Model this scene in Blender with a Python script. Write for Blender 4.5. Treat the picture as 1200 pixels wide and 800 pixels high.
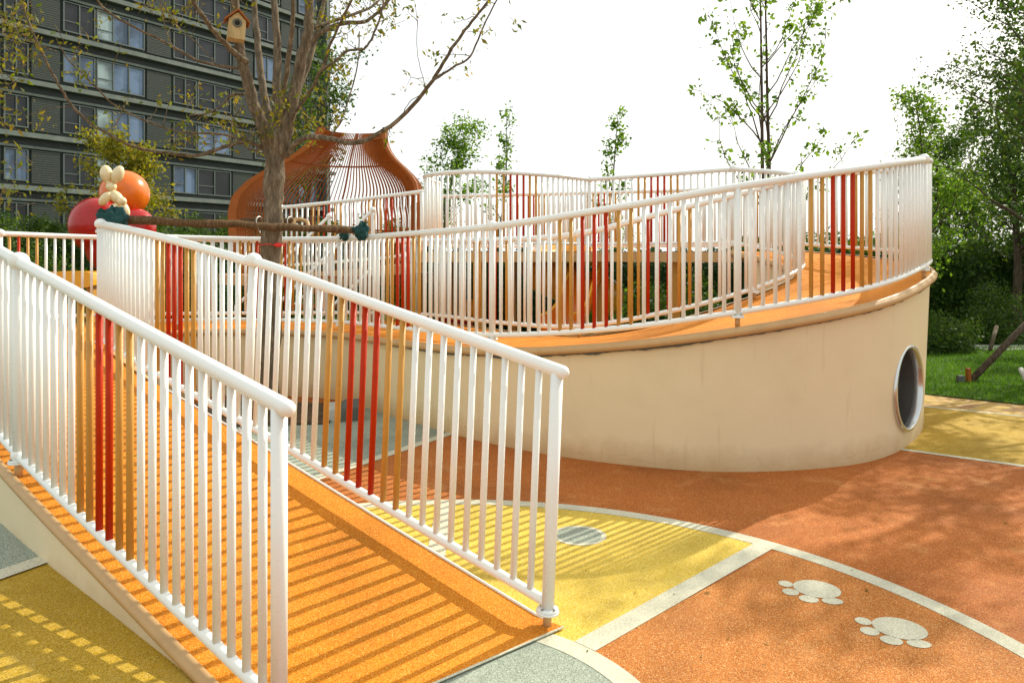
import bpy, bmesh, math, random
import numpy as np
from mathutils import Vector, Matrix
random.seed(7); rng = np.random.default_rng(7)
for o in list(bpy.data.objects): bpy.data.objects.remove(o)
S = bpy.context.scene; COL = S.collection
PI = math.pi
# ---------------------------------------------------------------- camera
EYE = 1.6
cd = bpy.data.cameras.new('camera'); cam = bpy.data.objects.new('camera', cd); COL.objects.link(cam)
cam.location = (0, 0, EYE); cam.rotation_euler = (PI/2, 0, 0)
cd.sensor_width = 36; cd.lens = 27; cd.shift_y = -100/1200; cd.clip_start = .05; cd.clip_end = 3000
cd.dof.use_dof = True; cd.dof.focus_distance = 4.6; cd.dof.aperture_fstop = 9
S.camera = cam
# ---------------------------------------------------------------- world, sun, exposure
SUNV = Vector((-.72, -.69, -1/1.28)).normalized()
el = math.asin(-SUNV.z); az = math.atan2(.72, .69)
w = bpy.data.worlds.new('World'); S.world = w; w.use_nodes = True
nt = w.node_tree; nt.nodes.clear()
out = nt.nodes.new('ShaderNodeOutputWorld'); bg = nt.nodes.new('ShaderNodeBackground')
sky = nt.nodes.new('ShaderNodeTexSky'); sky.sky_type = 'NISHITA'; sky.sun_disc = False
sky.sun_elevation = el; sky.sun_rotation = az; sky.air_density = 1.0; sky.dust_density = 5.0; sky.ozone_density = .6
mx = nt.nodes.new('ShaderNodeMix'); mx.data_type = 'RGBA'; mx.inputs[0].default_value = .72
mx.inputs[7].default_value = (9.0, 9.3, 9.0, 1)      # thin bright cloud veil over the clear sky
nt.links.new(sky.outputs[0], mx.inputs[6]); nt.links.new(mx.outputs[2], bg.inputs[0])
bg.inputs[1].default_value = .12
nt.links.new(bg.outputs[0], out.inputs[0])
sl = bpy.data.lights.new('sun', 'SUN'); sl.energy = 4.2; sl.angle = math.radians(.55); sl.color = (1, .94, .79)
sun = bpy.data.objects.new('sun', sl); COL.objects.link(sun)
sun.rotation_euler = SUNV.to_track_quat('-Z', 'Y').to_euler(); sun.location = (10, 10, 12)
S.view_settings.view_transform = 'Standard'; S.view_settings.look = 'None'
S.view_settings.exposure = .31; S.view_settings.gamma = 1; S.view_settings.use_curve_mapping = False
S.render.engine = 'CYCLES'; S.cycles.max_bounces = 6; S.cycles.transparent_max_bounces = 8

# ---------------------------------------------------------------- helpers
def P(px, py, Y):
    return Vector(((px-600)/900*Y, Y, EYE-(py-300)/900*Y))
def G(px, py, z=0):
    Y = 900*(EYE-z)/(py-300); return Vector(((px-600)/900*Y, Y, z))
class MB:
    def __init__(s): s.v = []; s.f = []; s.sm = []; s.mi = []
    def add(s, vs, fs, smooth=True, mi=0):
        b = len(s.v); s.v += [tuple(v) for v in vs]; s.f += [tuple(i+b for i in f) for f in fs]
        s.sm += [smooth]*len(fs); s.mi += [mi]*len(fs); return s
    def box(s, a, b, mi=0):
        x0,y0,z0 = a; x1,y1,z1 = b
        vs = [(x0,y0,z0),(x1,y0,z0),(x1,y1,z0),(x0,y1,z0),(x0,y0,z1),(x1,y0,z1),(x1,y1,z1),(x0,y1,z1)]
        return s.add(vs, [(0,3,2,1),(4,5,6,7),(0,1,5,4),(1,2,6,5),(2,3,7,6),(3,0,4,7)], False, mi)
    def obox(s, c, ax, ay, az, mi=0):
        c = Vector(c); ax=Vector(ax); ay=Vector(ay); az=Vector(az)
        vs = [c+sx*ax+sy*ay+sz*az for sz in (-1,1) for sx,sy in ((-1,-1),(1,-1),(1,1),(-1,1))]
        return s.add(vs, [(0,3,2,1),(4,5,6,7),(0,1,5,4),(1,2,6,5),(2,3,7,6),(3,0,4,7)], False, mi)
    def tube(s, pts, r, n=12, cap='round', closed=False):
        pts = [Vector(p) for p in pts]; N = len(pts)
        rs = list(r) if hasattr(r, '__len__') else [r]*N
        if cap == 'round' and not closed:
            for end in (0, 1):
                a, b = (pts[0], pts[1]) if end == 0 else (pts[-1], pts[-2])
                ra = rs[0] if end == 0 else rs[-1]; d = (a-b).normalized()
                ex = [(a+d*ra*math.sin(t), ra*max(math.cos(t), .02)) for t in (.5, .95, 1.3, PI/2)]
                if end == 0: pts = [e[0] for e in reversed(ex)]+pts; rs = [e[1] for e in reversed(ex)]+rs
                else: pts = pts+[e[0] for e in ex]; rs = rs+[e[1] for e in ex]
            N = len(pts)
        vs = []; prev = None
        for i, p in enumerate(pts):
            t = (pts[min(i+1,N-1)]-pts[max(i-1,0)])
            if t.length < 1e-9: t = Vector((0,0,1))
            t.normalize()
            if prev is None:
                u = t.orthogonal().normalized()
            else:
                u = prev - t*prev.dot(t)
                u = u.normalized() if u.length > 1e-6 else t.orthogonal().normalized()
            prev = u; v = t.cross(u)
            for k in range(n):
                a = 2*PI*k/n; vs.append(p+(u*math.cos(a)+v*math.sin(a))*rs[i])
        fs = []
        for i in range(N-1):
            for k in range(n):
                fs.append((i*n+k, i*n+(k+1)%n, (i+1)*n+(k+1)%n, (i+1)*n+k))
        fs.append(tuple(reversed(range(n)))); fs.append(tuple((N-1)*n+k for k in range(n)))
        return s.add(vs, fs)
    def ball(s, c, rx, ry=None, rz=None, n=16, m=10, rot=None):
        ry = ry or rx; rz = rz or rx; c = Vector(c); vs = []; fs = []
        for i in range(m+1):
            th = PI*i/m
            for k in range(n):
                a = 2*PI*k/n
                q = Vector((rx*math.sin(th)*math.cos(a), ry*math.sin(th)*math.sin(a), rz*math.cos(th)))
                if rot is not None: q = rot @ q
                vs.append(c+q)
        for i in range(m):
            for k in range(n): fs.append((i*n+k, (i+1)*n+k, (i+1)*n+(k+1)%n, i*n+(k+1)%n))
        return s.add(vs, fs)
    def build(s, name, mat, parent=None, loc=None, smooth=None):
        me = bpy.data.meshes.new(name); me.from_pydata(s.v, [], s.f)
        me.polygons.foreach_set('use_smooth', [bool(x) if smooth is None else smooth for x in s.sm])
        for m_ in (mat if isinstance(mat, (list, tuple)) else [mat]): me.materials.append(m_)
        if isinstance(mat, (list, tuple)): me.polygons.foreach_set('material_index', s.mi)
        me.update()
        o = bpy.data.objects.new(name, me); COL.objects.link(o)
        if parent is not None:
            o.parent = parent
            # geometry is given in world coordinates; shift into the parent's frame
            me.transform(world(parent).inverted())
        return o
def world(o):
    m = Matrix.LocRotScale(o.location, o.rotation_euler, o.scale)
    return world(o.parent) @ m if o.parent else m
def thing(name, label, cat, loc=(0,0,0), group=None):
    o = bpy.data.objects.new(name, None); COL.objects.link(o); o.location = loc; o.empty_display_size = .2
    o['label'] = label; o['category'] = cat
    if group: o['group'] = group
    return o
def tag(o, label, cat, group=None):
    o['label'] = label; o['category'] = cat
    if group: o['group'] = group
    return o
def struct(o): o['kind'] = 'structure'; return o
def catmull(ps, n=8):
    ps = [Vector(p) for p in ps]; out = []
    for i in range(len(ps)-1):
        p0 = ps[max(i-1,0)]; p1 = ps[i]; p2 = ps[i+1]; p3 = ps[min(i+2,len(ps)-1)]
        for k in range(n):
            t = k/n
            out.append(.5*((2*p1)+(p2-p0)*t+(2*p0-5*p1+4*p2-p3)*t*t+(3*p1-p0-3*p2+p3)*t**3))
    out.append(ps[-1]); return out
def resample(pts, n):
    d = [0]
    for a, b in zip(pts, pts[1:]): d.append(d[-1]+(b-a).length)
    res = []; j = 0
    for k in range(n+1):
        s = d[-1]*k/n
        while j < len(d)-2 and d[j+1] < s: j += 1
        t = (s-d[j])/max(d[j+1]-d[j], 1e-9); res.append(pts[j].lerp(pts[j+1], min(t, 1)))
    return res
def plen(pts): return sum((b-a).length for a, b in zip(pts, pts[1:]))

# ---------------------------------------------------------------- materials
def nodes(name, rough=.6, spec=.5, metal=0):
    m = bpy.data.materials.new(name); m.use_nodes = True; t = m.node_tree
    b = t.nodes['Principled BSDF']; b.inputs['Roughness'].default_value = rough
    b.inputs['Metallic'].default_value = metal
    b.inputs['Specular IOR Level'].default_value = spec
    return m, t, b
def ramp(t, fac, stops):
    r = t.nodes.new('ShaderNodeValToRGB'); e = r.color_ramp.elements
    while len(e) < len(stops): e.new(.5)
    for i, (p, c) in enumerate(stops): e[i].position = p; e[i].color = (*c, 1) if len(c) == 3 else c
    t.links.new(fac, r.inputs[0]); return r
def tex(t, kind, scale, coord='Object', **kw):
    c = t.nodes.new('ShaderNodeTexCoord'); n = t.nodes.new('ShaderNodeTex'+kind)
    n.inputs['Scale'].default_value = scale
    for k, v in kw.items(): n.inputs[k].default_value = v
    t.links.new(c.outputs[coord], n.inputs['Vector']); return n
def bump(t, b, h, strength=.2, dist=.01):
    n = t.nodes.new('ShaderNodeBump'); n.inputs['Strength'].default_value = strength; n.inputs['Distance'].default_value = dist
    t.links.new(h, n.inputs['Height']); t.links.new(n.outputs[0], b.inputs['Normal'])
def mixc(t, fac, a, b_, mode='MIX'):
    m = t.nodes.new('ShaderNodeMix'); m.data_type = 'RGBA'; m.blend_type = mode
    for i, x in ((0, fac), (6, a), (7, b_)):
        if hasattr(x, 'links') or hasattr(x, 'is_linked'): t.links.new(x, m.inputs[i])
        else: m.inputs[i].default_value = x if i == 0 else (*x, 1)
    return m.outputs[2]
def sc(c, k): return tuple(min(1, x*k) for x in c)
def rubber(name, c, dark, light, wear=.25):
    m, t, b = nodes(name, .85, .3)
    v = tex(t, 'Voronoi', 310)
    r = ramp(t, v.outputs['Color'], [(0, dark), (.22, sc(c, .82)), (.5, c), (.8, sc(c, 1.12)), (1, light)])
    # voronoi Color is random per cell: use one channel
    sp = t.nodes.new('ShaderNodeSeparateColor'); t.links.new(v.outputs['Color'], sp.inputs[0])
    t.links.new(sp.outputs[0], r.inputs[0])
    n = tex(t, 'Noise', 1.1, Detail=6, Roughness=.6)
    w_ = ramp(t, n.outputs[0], [(.32, (.70, .70, .70)), (.5, (.95, .95, .95)), (.65, (1.04, 1.04, 1.04))])
    col = mixc(t, 1.0, r.outputs[0], w_.outputs[0], 'MULTIPLY')
    n2 = tex(t, 'Noise', 2.3, Detail=9, Roughness=.72)
    w2 = ramp(t, n2.outputs[0], [(.55, (0, 0, 0)), (.70, (wear, wear, wear))])
    col = mixc(t, w2.outputs[0], col, light)
    t.links.new(col, b.inputs['Base Color'])
    bump(t, b, v.outputs['Distance'], .5, .002)
    return m
M = {}
M['orange'] = rubber('orange_rubber', (.43, .118, .014), (.15, .034, .006), (.66, .34, .12), .45)
M['orange_light'] = rubber('light_orange_rubber', (.47, .155, .022), (.19, .05, .008), (.72, .44, .18), .2)
M['ramp_orange'] = rubber('ramp_orange_rubber', (.66, .215, .004), (.42, .085, .003), (.82, .45, .09), .08)
M['yellow'] = rubber('yellow_rubber', (.66, .46, .055), (.42, .24, .02), (.82, .70, .28), .15)
M['yellow_dirty'] = rubber('dirty_yellow_rubber', (.44, .27, .014), (.22, .12, .006), (.60, .45, .14), .35)
M['grey'] = rubber('green_grey_rubber', (.30, .34, .27), (.10, .13, .10), (.55, .57, .46), .3)
M['white_rubber'] = rubber('white_rubber', (.60, .575, .43), (.44, .42, .30), (.72, .70, .57), .2)
def paint(name, c, rough=.32, dirt=.0, coat=.0, var=.86, spec=.5, bmp=.05):
    m, t, b = nodes(name, rough, spec)
    n = tex(t, 'Noise', 9, Detail=8, Roughness=.7)
    r = ramp(t, n.outputs[0], [(.3, sc(c, var)), (.52, c), (1, sc(c, 1.03))])
    t.links.new(r.outputs[0], b.inputs['Base Color'])
    n2 = tex(t, 'Noise', 60, Detail=3); rr = ramp(t, n2.outputs[0], [(.3, (rough*.8,)*3), (.7, (rough*1.4,)*3)])
    t.links.new(rr.outputs[0], b.inputs['Roughness'])
    b.inputs['Coat Weight'].default_value = coat; b.inputs['Coat Roughness'].default_value = .08
    bump(t, b, n2.outputs[0], bmp, .002)
    return m
M['white'] = paint('white_powder_coat', (.80, .82, .78), .30, var=.995, bmp=0)
M['red'] = paint('red_powder_coat', (.46, .030, .003), .42, spec=.15)
M['mustard'] = paint('mustard_powder_coat', (.53, .275, .055), .4, spec=.3)
M['tan_metal'] = paint('tan_metal', (.50, .31, .13), .45)
M['steel'], t, b = nodes('steel', .22, .5, .8); b.inputs['Base Color'].default_value = (.60, .61, .60, 1)
M['steel_in'], t, b = nodes('brushed_steel_lining', .34, .5, .9); b.inputs['Base Color'].default_value = (.36, .35, .33, 1)
M['bolt'], t, b = nodes('bolt_steel', .35, .5, 1); b.inputs['Base Color'].default_value = (.35, .33, .3, 1)
M['black'], t, b = nodes('black_hole', .9); b.inputs['Base Color'].default_value = (.01, .01, .01, 1)
M['corten'] = paint('rust_orange_metal', (.31, .092, .013), .5, spec=.3)
M['slide'] = paint('yellow_plastic', (.85, .40, .02), .25, coat=.4)
M['toy_red'] = paint('glossy_red', (.40, .010, .007), .22, coat=.3, spec=.3)
M['toy_orange'] = paint('glossy_orange', (.72, .16, .008), .22, coat=.35, spec=.35)
M['toy_cream'] = paint('glossy_cream', (.80, .66, .38), .25, coat=.5)
M['cloth'] = paint('dark_green_cloth', (.008, .055, .052), .85)
M['red_tape'] = paint('red_tape', (.75, .02, .01), .5)
M['stone'] = paint('grey_stone', (.42, .42, .38), .85)
M['dark_stone_and_gap_shade'] = paint('dark_stone_and_gap_shade', (.10, .11, .10), .85)
def wallmat():
    m, t, b = nodes('cream_stucco', .8, .3)
    g = t.nodes.new('ShaderNodeNewGeometry'); s = t.nodes.new('ShaderNodeSeparateXYZ'); t.links.new(g.outputs['Position'], s.inputs[0])
    n = tex(t, 'Noise', 1.3, Detail=8, Roughness=.65)
    r = ramp(t, n.outputs[0], [(.22, (.66, .555, .35)), (.5, (.73, .62, .40)), (.78, (.76, .65, .43))])
    # splash stains low on the wall (wear with a ragged upper edge)
    n2 = tex(t, 'Noise', 5, Detail=8, Roughness=.7)
    ma = t.nodes.new('ShaderNodeMath'); ma.operation = 'MULTIPLY_ADD'; t.links.new(n2.outputs[0], ma.inputs[0]); ma.inputs[1].default_value = .26
    t.links.new(s.outputs[2], ma.inputs[2])
    r2 = ramp(t, ma.outputs[0], [(.13, (.55,)*3), (.24, (.28,)*3), (.34, (0, 0, 0))])
    col = mixc(t, r2.outputs[0], r.outputs[0], (.42, .24, .08))
    # thin vertical runs from the cap
    mp = t.nodes.new('ShaderNodeMapping'); mp.inputs['Scale'].default_value = (9, 9, .8)
    t.links.new(g.outputs['Position'], mp.inputs[0]); n3 = t.nodes.new('ShaderNodeTexNoise'); n3.inputs['Scale'].default_value = 1.4; n3.inputs['Detail'].default_value = 5
    t.links.new(mp.outputs[0], n3.inputs['Vector'])
    r3 = ramp(t, n3.outputs[0], [(.63, (0, 0, 0)), (.78, (.28,)*3)])
    col = mixc(t, r3.outputs[0], col, (.40, .27, .13))
    # hairline crazing in the patched foot of the wall, a few cracks above
    mp2 = t.nodes.new('ShaderNodeMapping'); mp2.inputs['Scale'].default_value = (1.6, 1.6, 9); t.links.new(g.outputs['Position'], mp2.inputs[0])
    nd = t.nodes.new('ShaderNodeTexNoise'); nd.inputs['Scale'].default_value = 2.2; nd.inputs['Detail'].default_value = 6; t.links.new(mp2.outputs[0], nd.inputs['Vector'])
    va = t.nodes.new('ShaderNodeVectorMath'); va.operation = 'MULTIPLY_ADD'; t.links.new(nd.outputs['Color'], va.inputs[0]); va.inputs[1].default_value = (1.2, 1.2, 1.2); t.links.new(mp2.outputs[0], va.inputs[2])
    vo = t.nodes.new('ShaderNodeTexVoronoi'); vo.feature = 'DISTANCE_TO_EDGE'; vo.inputs['Scale'].default_value = 1.0; t.links.new(va.outputs[0], vo.inputs['Vector'])
    rc = ramp(t, vo.outputs['Distance'], [(0, (.42,)*3), (.010, (.16,)*3), (.018, (0, 0, 0))])
    rz = ramp(t, ma.outputs[0], [(.20, (1, 1, 1)), (.30, (.0,)*3)])
    mc = t.nodes.new('ShaderNodeMath'); mc.operation = 'MULTIPLY'; t.links.new(rc.outputs[0], mc.inputs[0]); t.links.new(rz.outputs[0], mc.inputs[1])
    col = mixc(t, mc.outputs[0], col, (.40, .27, .12))
    n4 = tex(t, 'Noise', 2.7, Detail=2, Distortion=1.5)
    t.links.new(col, b.inputs['Base Color']); n5 = tex(t, 'Noise', 70, Detail=4)
    mm = t.nodes.new('ShaderNodeMath'); mm.operation = 'MULTIPLY_ADD'; t.links.new(n4.outputs[0], mm.inputs[0]); mm.inputs[1].default_value = 3
    t.links.new(n5.outputs[0], mm.inputs[2]); bump(t, b, mm.outputs[0], .25, .004)
    return m
M['wall'] = wallmat()
def bark(name, a, b_, scale=9):
    m, t, b = nodes(name, .9, .2)
    c = t.nodes.new('ShaderNodeTexCoord'); mp = t.nodes.new('ShaderNodeMapping'); mp.inputs['Scale'].default_value = (3, 3, .6)
    t.links.new(c.outputs['Object'], mp.inputs[0]); n = t.nodes.new('ShaderNodeTexNoise'); n.inputs['Scale'].default_value = scale
    n.inputs['Detail'].default_value = 10; n.inputs['Roughness'].default_value = .75; t.links.new(mp.outputs[0], n.inputs['Vector'])
    r = ramp(t, n.outputs[0], [(.32, sc(a, .45)), (.5, a), (.68, b_)]); t.links.new(r.outputs[0], b.inputs['Base Color'])
    bump(t, b, n.outputs[0], .9, .02); return m
M['bark'] = bark('grey_brown_bark', (.15, .115, .075), (.33, .27, .19))
M['bark_dark'] = bark('dark_bark', (.085, .06, .04), (.17, .13, .09))
M['log'] = bark('peeling_log', (.13, .075, .035), (.26, .17, .09), 14)
M['wood'] = bark('pale_wood', (.52, .38, .18), (.62, .48, .25), 4)
def leafmat(name, cols, trans=.45):
    m = bpy.data.materials.new(name); m.use_nodes = True; t = m.node_tree; t.nodes.clear()
    o = t.nodes.new('ShaderNodeOutputMaterial'); d = t.nodes.new('ShaderNodeBsdfPrincipled'); tr = t.nodes.new('ShaderNodeBsdfTranslucent')
    d.inputs['Roughness'].default_value = .55; d.inputs['Specular IOR Level'].default_value = .3
    g = t.nodes.new('ShaderNodeNewGeometry'); r = ramp(t, g.outputs['Random Per Island'], [(i/(len(cols)-1), c) for i, c in enumerate(cols)])
    t.links.new(r.outputs[0], d.inputs['Base Color'])
    gm = t.nodes.new('ShaderNodeMix'); gm.data_type = 'RGBA'; gm.blend_type = 'MULTIPLY'; gm.inputs[0].default_value = 1
    t.links.new(r.outputs[0], gm.inputs[6]); gm.inputs[7].default_value = (2.0, 1.9, .8, 1)
    t.links.new(gm.outputs[2], tr.inputs[0])
    mx_ = t.nodes.new('ShaderNodeMixShader'); mx_.inputs[0].default_value = trans
    t.links.new(d.outputs[0], mx_.inputs[1]); t.links.new(tr.outputs[0], mx_.inputs[2]); t.links.new(mx_.outputs[0], o.inputs[0])
    return m
M['leaf_sparse'] = leafmat('olive_gold_leaves', [(.05, .085, .012), (.12, .15, .015), (.22, .16, .02), (.10, .12, .012), (.14, .105, .014)])
M['leaf_fresh'] = leafmat('fresh_green_leaves', [(.05, .12, .012), (.10, .20, .015), (.16, .26, .03), (.07, .15, .015)])
M['leaf_green'] = leafmat('green_leaves', [(.020, .055, .008), (.045, .10, .012), (.09, .14, .02), (.03, .07, .01)], .35)
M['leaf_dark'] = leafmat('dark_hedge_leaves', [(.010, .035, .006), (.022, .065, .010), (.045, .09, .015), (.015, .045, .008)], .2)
M['leaf_yellow'] = leafmat('yellow_green_leaves', [(.10, .13, .012), (.20, .20, .015), (.26, .20, .02), (.12, .15, .015)])
M['grass'] = leafmat('grass_blades', [(.03, .09, .008), (.07, .17, .012), (.12, .22, .02)], .4)
def plainnoise(name, a, b_, scale, rough=.9):
    m, t, b = nodes(name, rough, .2); n = tex(t, 'Noise', scale, Detail=8, Roughness=.7)
    r = ramp(t, n.outputs[0], [(.35, a), (.65, b_)]); t.links.new(r.outputs[0], b.inputs['Base Color']); bump(t, b, n.outputs[0], .4, .02); return m
M['lawn'] = plainnoise('lawn_soil', (.03, .07, .01), (.07, .13, .015), 6)
M['earth'] = plainnoise('earth', (.05, .035, .02), (.14, .09, .05), 12)
M['far_ground'] = plainnoise('far_ground', (.05, .08, .025), (.10, .11, .05), .3)
M['path'] = plainnoise('pale_path', (.45, .43, .38), (.6, .58, .5), 3)
def paver():
    m, t, b = nodes('paver_band', .85, .3)
    c = t.nodes.new('ShaderNodeTexCoord'); br = t.nodes.new('ShaderNodeTexBrick'); br.inputs['Scale'].default_value = 2.6
    t.links.new(c.outputs['Object'], br.inputs['Vector'])
    br.inputs['Color1'].default_value = (.55, .36, .06, 1); br.inputs['Color2'].default_value = (.34, .17, .06, 1); br.inputs['Mortar'].default_value = (.4, .33, .2, 1)
    n = tex(t, 'Noise', 14, Detail=7); col = mixc(t, .35, br.outputs[0], n.outputs[0], 'OVERLAY'); t.links.new(col, b.inputs['Base Color']); return m
M['paver'] = paver()
# building materials
def louvre():
    m, t, b = nodes('grey_louvre', .6)
    g = t.nodes.new('ShaderNodeNewGeometry'); s = t.nodes.new('ShaderNodeSeparateXYZ'); t.links.new(g.outputs['Position'], s.inputs[0])
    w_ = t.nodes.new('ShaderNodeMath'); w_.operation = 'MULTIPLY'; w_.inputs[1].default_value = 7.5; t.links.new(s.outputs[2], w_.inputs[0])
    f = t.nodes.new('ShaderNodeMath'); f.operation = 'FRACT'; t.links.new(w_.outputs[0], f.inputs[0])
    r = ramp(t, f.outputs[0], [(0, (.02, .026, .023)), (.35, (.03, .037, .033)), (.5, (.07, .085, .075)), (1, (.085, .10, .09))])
    t.links.new(r.outputs[0], b.inputs['Base Color']); bump(t, b, f.outputs[0], .6, .05); return m
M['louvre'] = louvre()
def brickdark():
    m, t, b = nodes('dark_cladding', .75)
    c = t.nodes.new('ShaderNodeTexCoord'); mp = t.nodes.new('ShaderNodeMapping'); mp.inputs['Rotation'].default_value = (PI/2, 0, 0)
    t.links.new(c.outputs['Object'], mp.inputs[0])
    br = t.nodes.new('ShaderNodeTexBrick'); br.inputs['Scale'].default_value = 2.2; br.inputs['Row Height'].default_value = .3
    br.inputs['Color1'].default_value = (.020, .025, .022, 1); br.inputs['Color2'].default_value = (.034, .042, .037, 1); br.inputs['Mortar'].default_value = (.02, .024, .022, 1)
    t.links.new(mp.outputs[0], br.inputs['Vector']); t.links.new(br.outputs[0], b.inputs['Base Color']); return m
M['cladding'] = brickdark()
M['ledge'] = plainnoise('grey_green_ledge', (.13, .155, .135), (.19, .215, .19), 1.5, .7)
M['frame'] = paint('grey_window_frame', (.10, .125, .11), .4)
def glass(name, c, rough=.06):
    m, t, b = nodes(name, rough, .45); n = tex(t, 'Noise', .6, Detail=3)
    r = ramp(t, n.outputs[0], [(.4, sc(c, .4)), (.6, c)]); t.links.new(r.outputs[0], b.inputs['Base Color']); return m
M['glass'] = glass('dark_window_glass', (.012, .018, .02), .25)
M['glass_blue'] = glass('sky_reflection_window_glass', (.14, .21, .33), .12)  # bluish sky reflection painted into the pane colour
M['glass_pale'] = glass('pale_curtain_window_glass', (.32, .41, .42), .15)

# ================================================================ GROUND
def sheet(name, mat, pts, z, kind=True):
    me = bpy.data.meshes.new(name); me.from_pydata([(p[0], p[1], z) for p in pts], [], [tuple(range(len(pts)))])
    me.materials.append(mat); o = bpy.data.objects.new(name, me); COL.objects.link(o)
    if me.polygons[0].normal.z < 0: me.flip_normals()
    if kind: struct(o)
    return o
def ringsector(name, mat, c, r0, r1, a0, a1, z, n=64):
    mb = MB(); vs = []; fs = []
    for i in range(n+1):
        a = math.radians(a0+(a1-a0)*i/n)
        vs += [(c[0]+r0*math.cos(a), c[1]+r0*math.sin(a), z), (c[0]+r1*math.cos(a), c[1]+r1*math.sin(a), z)]
    for i in range(n): fs.append((2*i, 2*i+1, 2*i+3, 2*i+2))
    mb.add(vs, fs, False); o = mb.build(name, mat)
    return struct(o)
struct(MB().add([(-900,-300,-.03),(900,-300,-.03),(900,1500,-.03),(-900,1500,-.03)], [(0,1,2,3)], False).build('ground', M['far_ground']))
sheet('orange_rubber_ground', M['orange'], [(-9,-4),(12,-4),(12,9.0),(5.4,8.05),(4.0,8.9),(0,13),(-9,13)], 0)
# far right yellow ground, white line and paver band, lawn
e0 = G(1075, 529); e1 = G(1200, 546); dl = (e1-e0).normalized(); a0 = e0-dl*.7; a1 = e1+dl*6
f0 = G(1080, 476); f1 = G(1200, 488); df = (f1-f0).normalized(); b0 = f0-df*2; b1 = f1+df*7
sheet('yellow_rubber_ground', M['yellow_dirty'], [a0, a1, b1, b0], .0016)
pn = Vector((-dl.y, dl.x, 0))
sheet('white_ground_line', M['white_rubber'], [a0-pn*.03, a1-pn*.03, a1+pn*.03, a0+pn*.03], .0032)
g0 = G(1080, 462); g1 = G(1200, 475); dg = (g1-g0).normalized(); c0 = g0-dg*2; c1 = g1+dg*7
sheet('paver_band', M['paver'], [b0, b1, c1, c0], .0016)
fn = Vector((-df.y, df.x, 0))
sheet('grey_ground_line', M['white_rubber'], [b0-fn*.025, b1-fn*.025, b1+fn*.025, b0+fn*.025], .0036)
sheet('lawn', M['lawn'], [c0, c1, (24, 9), (24, 34), (4, 34), (-12, 34), (-12, 13), (3, 12)], .012)
pa, pb = G(1100, 413), G(1240, 415)
sheet('path', M['path'], [(7.5,13.0),(16,12.6),(16,13.3),(7.5,13.7)], .02)
# round pattern
CC = (-.35, 2.5)
ringsector('yellow_rubber_ground', M['yellow'], CC, .905, 2.45, 45.6, 91, .0016)
ringsector('yellow_rubber_ground', M['yellow'], CC, .905, 2.45, 93, 150, .0016)
ringsector('light_orange_rubber_ground', M['orange_light'], CC, .905, 2.45, -40, 43, .0016)
ringsector('white_ground_ring', M['white_rubber'], CC, 2.448, 2.545, -40, 160, .0032, 120)
ringsector('white_ground_ring', M['white_rubber'], CC, .82, .915, -60, 170, .0032, 90)
ringsector('grey_rubber_ground', M['grey'], CC, 0, .822, -90, 180, .0016, 90)
def radial(a, w_, r0=.916, r1=2.447):
    a = math.radians(a); d = Vector((math.cos(a), math.sin(a), 0)); n = Vector((-d.y, d.x, 0)); c = Vector((*CC, 0))
    sheet('white_ground_line', M['white_rubber'], [c+d*r0-n*w_, c+d*r1-n*w_, c+d*r1+n*w_, c+d*r0+n*w_], .0040)
radial(45.0, .055); radial(92, .05)
# green-grey area by the wall
q = [G(541,503), G(405,547), G(352,568), (-2.6,5.9,0), (-3.6,7.2,0), (-3.4,8.4,0), (-1.6,8.3,0)]
sheet('grey_rubber_ground', M['grey'], q, .0016)
u = (G(405,547)-G(541,503)).normalized(); nn = Vector((-u.y,u.x,0))
A_, B_ = G(541,503)-u*.1, G(352,568)+u*.8
sheet('white_ground_line', M['white_rubber'], [A_-nn*.045, B_-nn*.045, B_+nn*.045, A_+nn*.045], .0032)
sheet('tree_pit_soil', M['earth'], [(-2.9,7.15),(-1.75,7.3),(-1.72,8.25),(-3.3,8.5),(-3.5,7.8)], .014)
# paw prints
def paw(cx, cy, k=1.0, name='paw_print', rot=0):
    mb = MB()
    def ell(x, y, rx, ry, a):
        a += rot; cr, sr = math.cos(rot), math.sin(rot); x, y = (x*cr-y*sr)*k, (x*sr+y*cr)*k
        n_ = 28; vs = []
        for i in range(n_):
            t_ = 2*PI*i/n_; ex, ey = rx*k*math.cos(t_), ry*k*math.sin(t_)
            vs.append((cx+x+ex*math.cos(a)-ey*math.sin(a), cy+y+ex*math.sin(a)+ey*math.cos(a), .0036))
        mb.add(vs, [tuple(range(n_))], False)
    ell(.0, .0, .108, .100, math.radians(-30)); 
    ell(-.126, .064, .034, .036, 0); ell(-.140, -.026, .038, .038, -.3); ell(-.086, -.104, .044, .038, -.4); ell(.014, -.132, .048, .034, -.1)
    o = mb.build(name, M['white_rubber']); return o
p1 = paw(1.465, 3.69, 1, rot=.05); tag(p1, 'white paw print on the orange ground, the farther of the two', 'paw print', 'paw prints on the ground')
p2 = paw(1.665, 3.30, 1, rot=.0); tag(p2, 'white paw print on the orange ground, the nearer of the two', 'paw print', 'paw prints on the ground')
mh = thing('manhole_cover', 'round green-grey cover with pale rim set in the yellow ground', 'cover', (.385, 4.40, 0))
def disc(r, z, c, n=48): return [(c[0]+r*math.cos(2*PI*i/n), c[1]+r*math.sin(2*PI*i/n), z) for i in range(n)]
MB().add(disc(.128, .0035, (.385,4.40)), [tuple(range(48))], False).build('cover', M['grey'], mh)
vs = disc(.128, .0032, (.385,4.40))+disc(.155, .0032, (.385,4.40))
MB().add(vs, [(i, 48+i, 48+(i+1)%48, (i+1)%48) for i in range(48)], False).build('rim', M['white_rubber'], mh)
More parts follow.
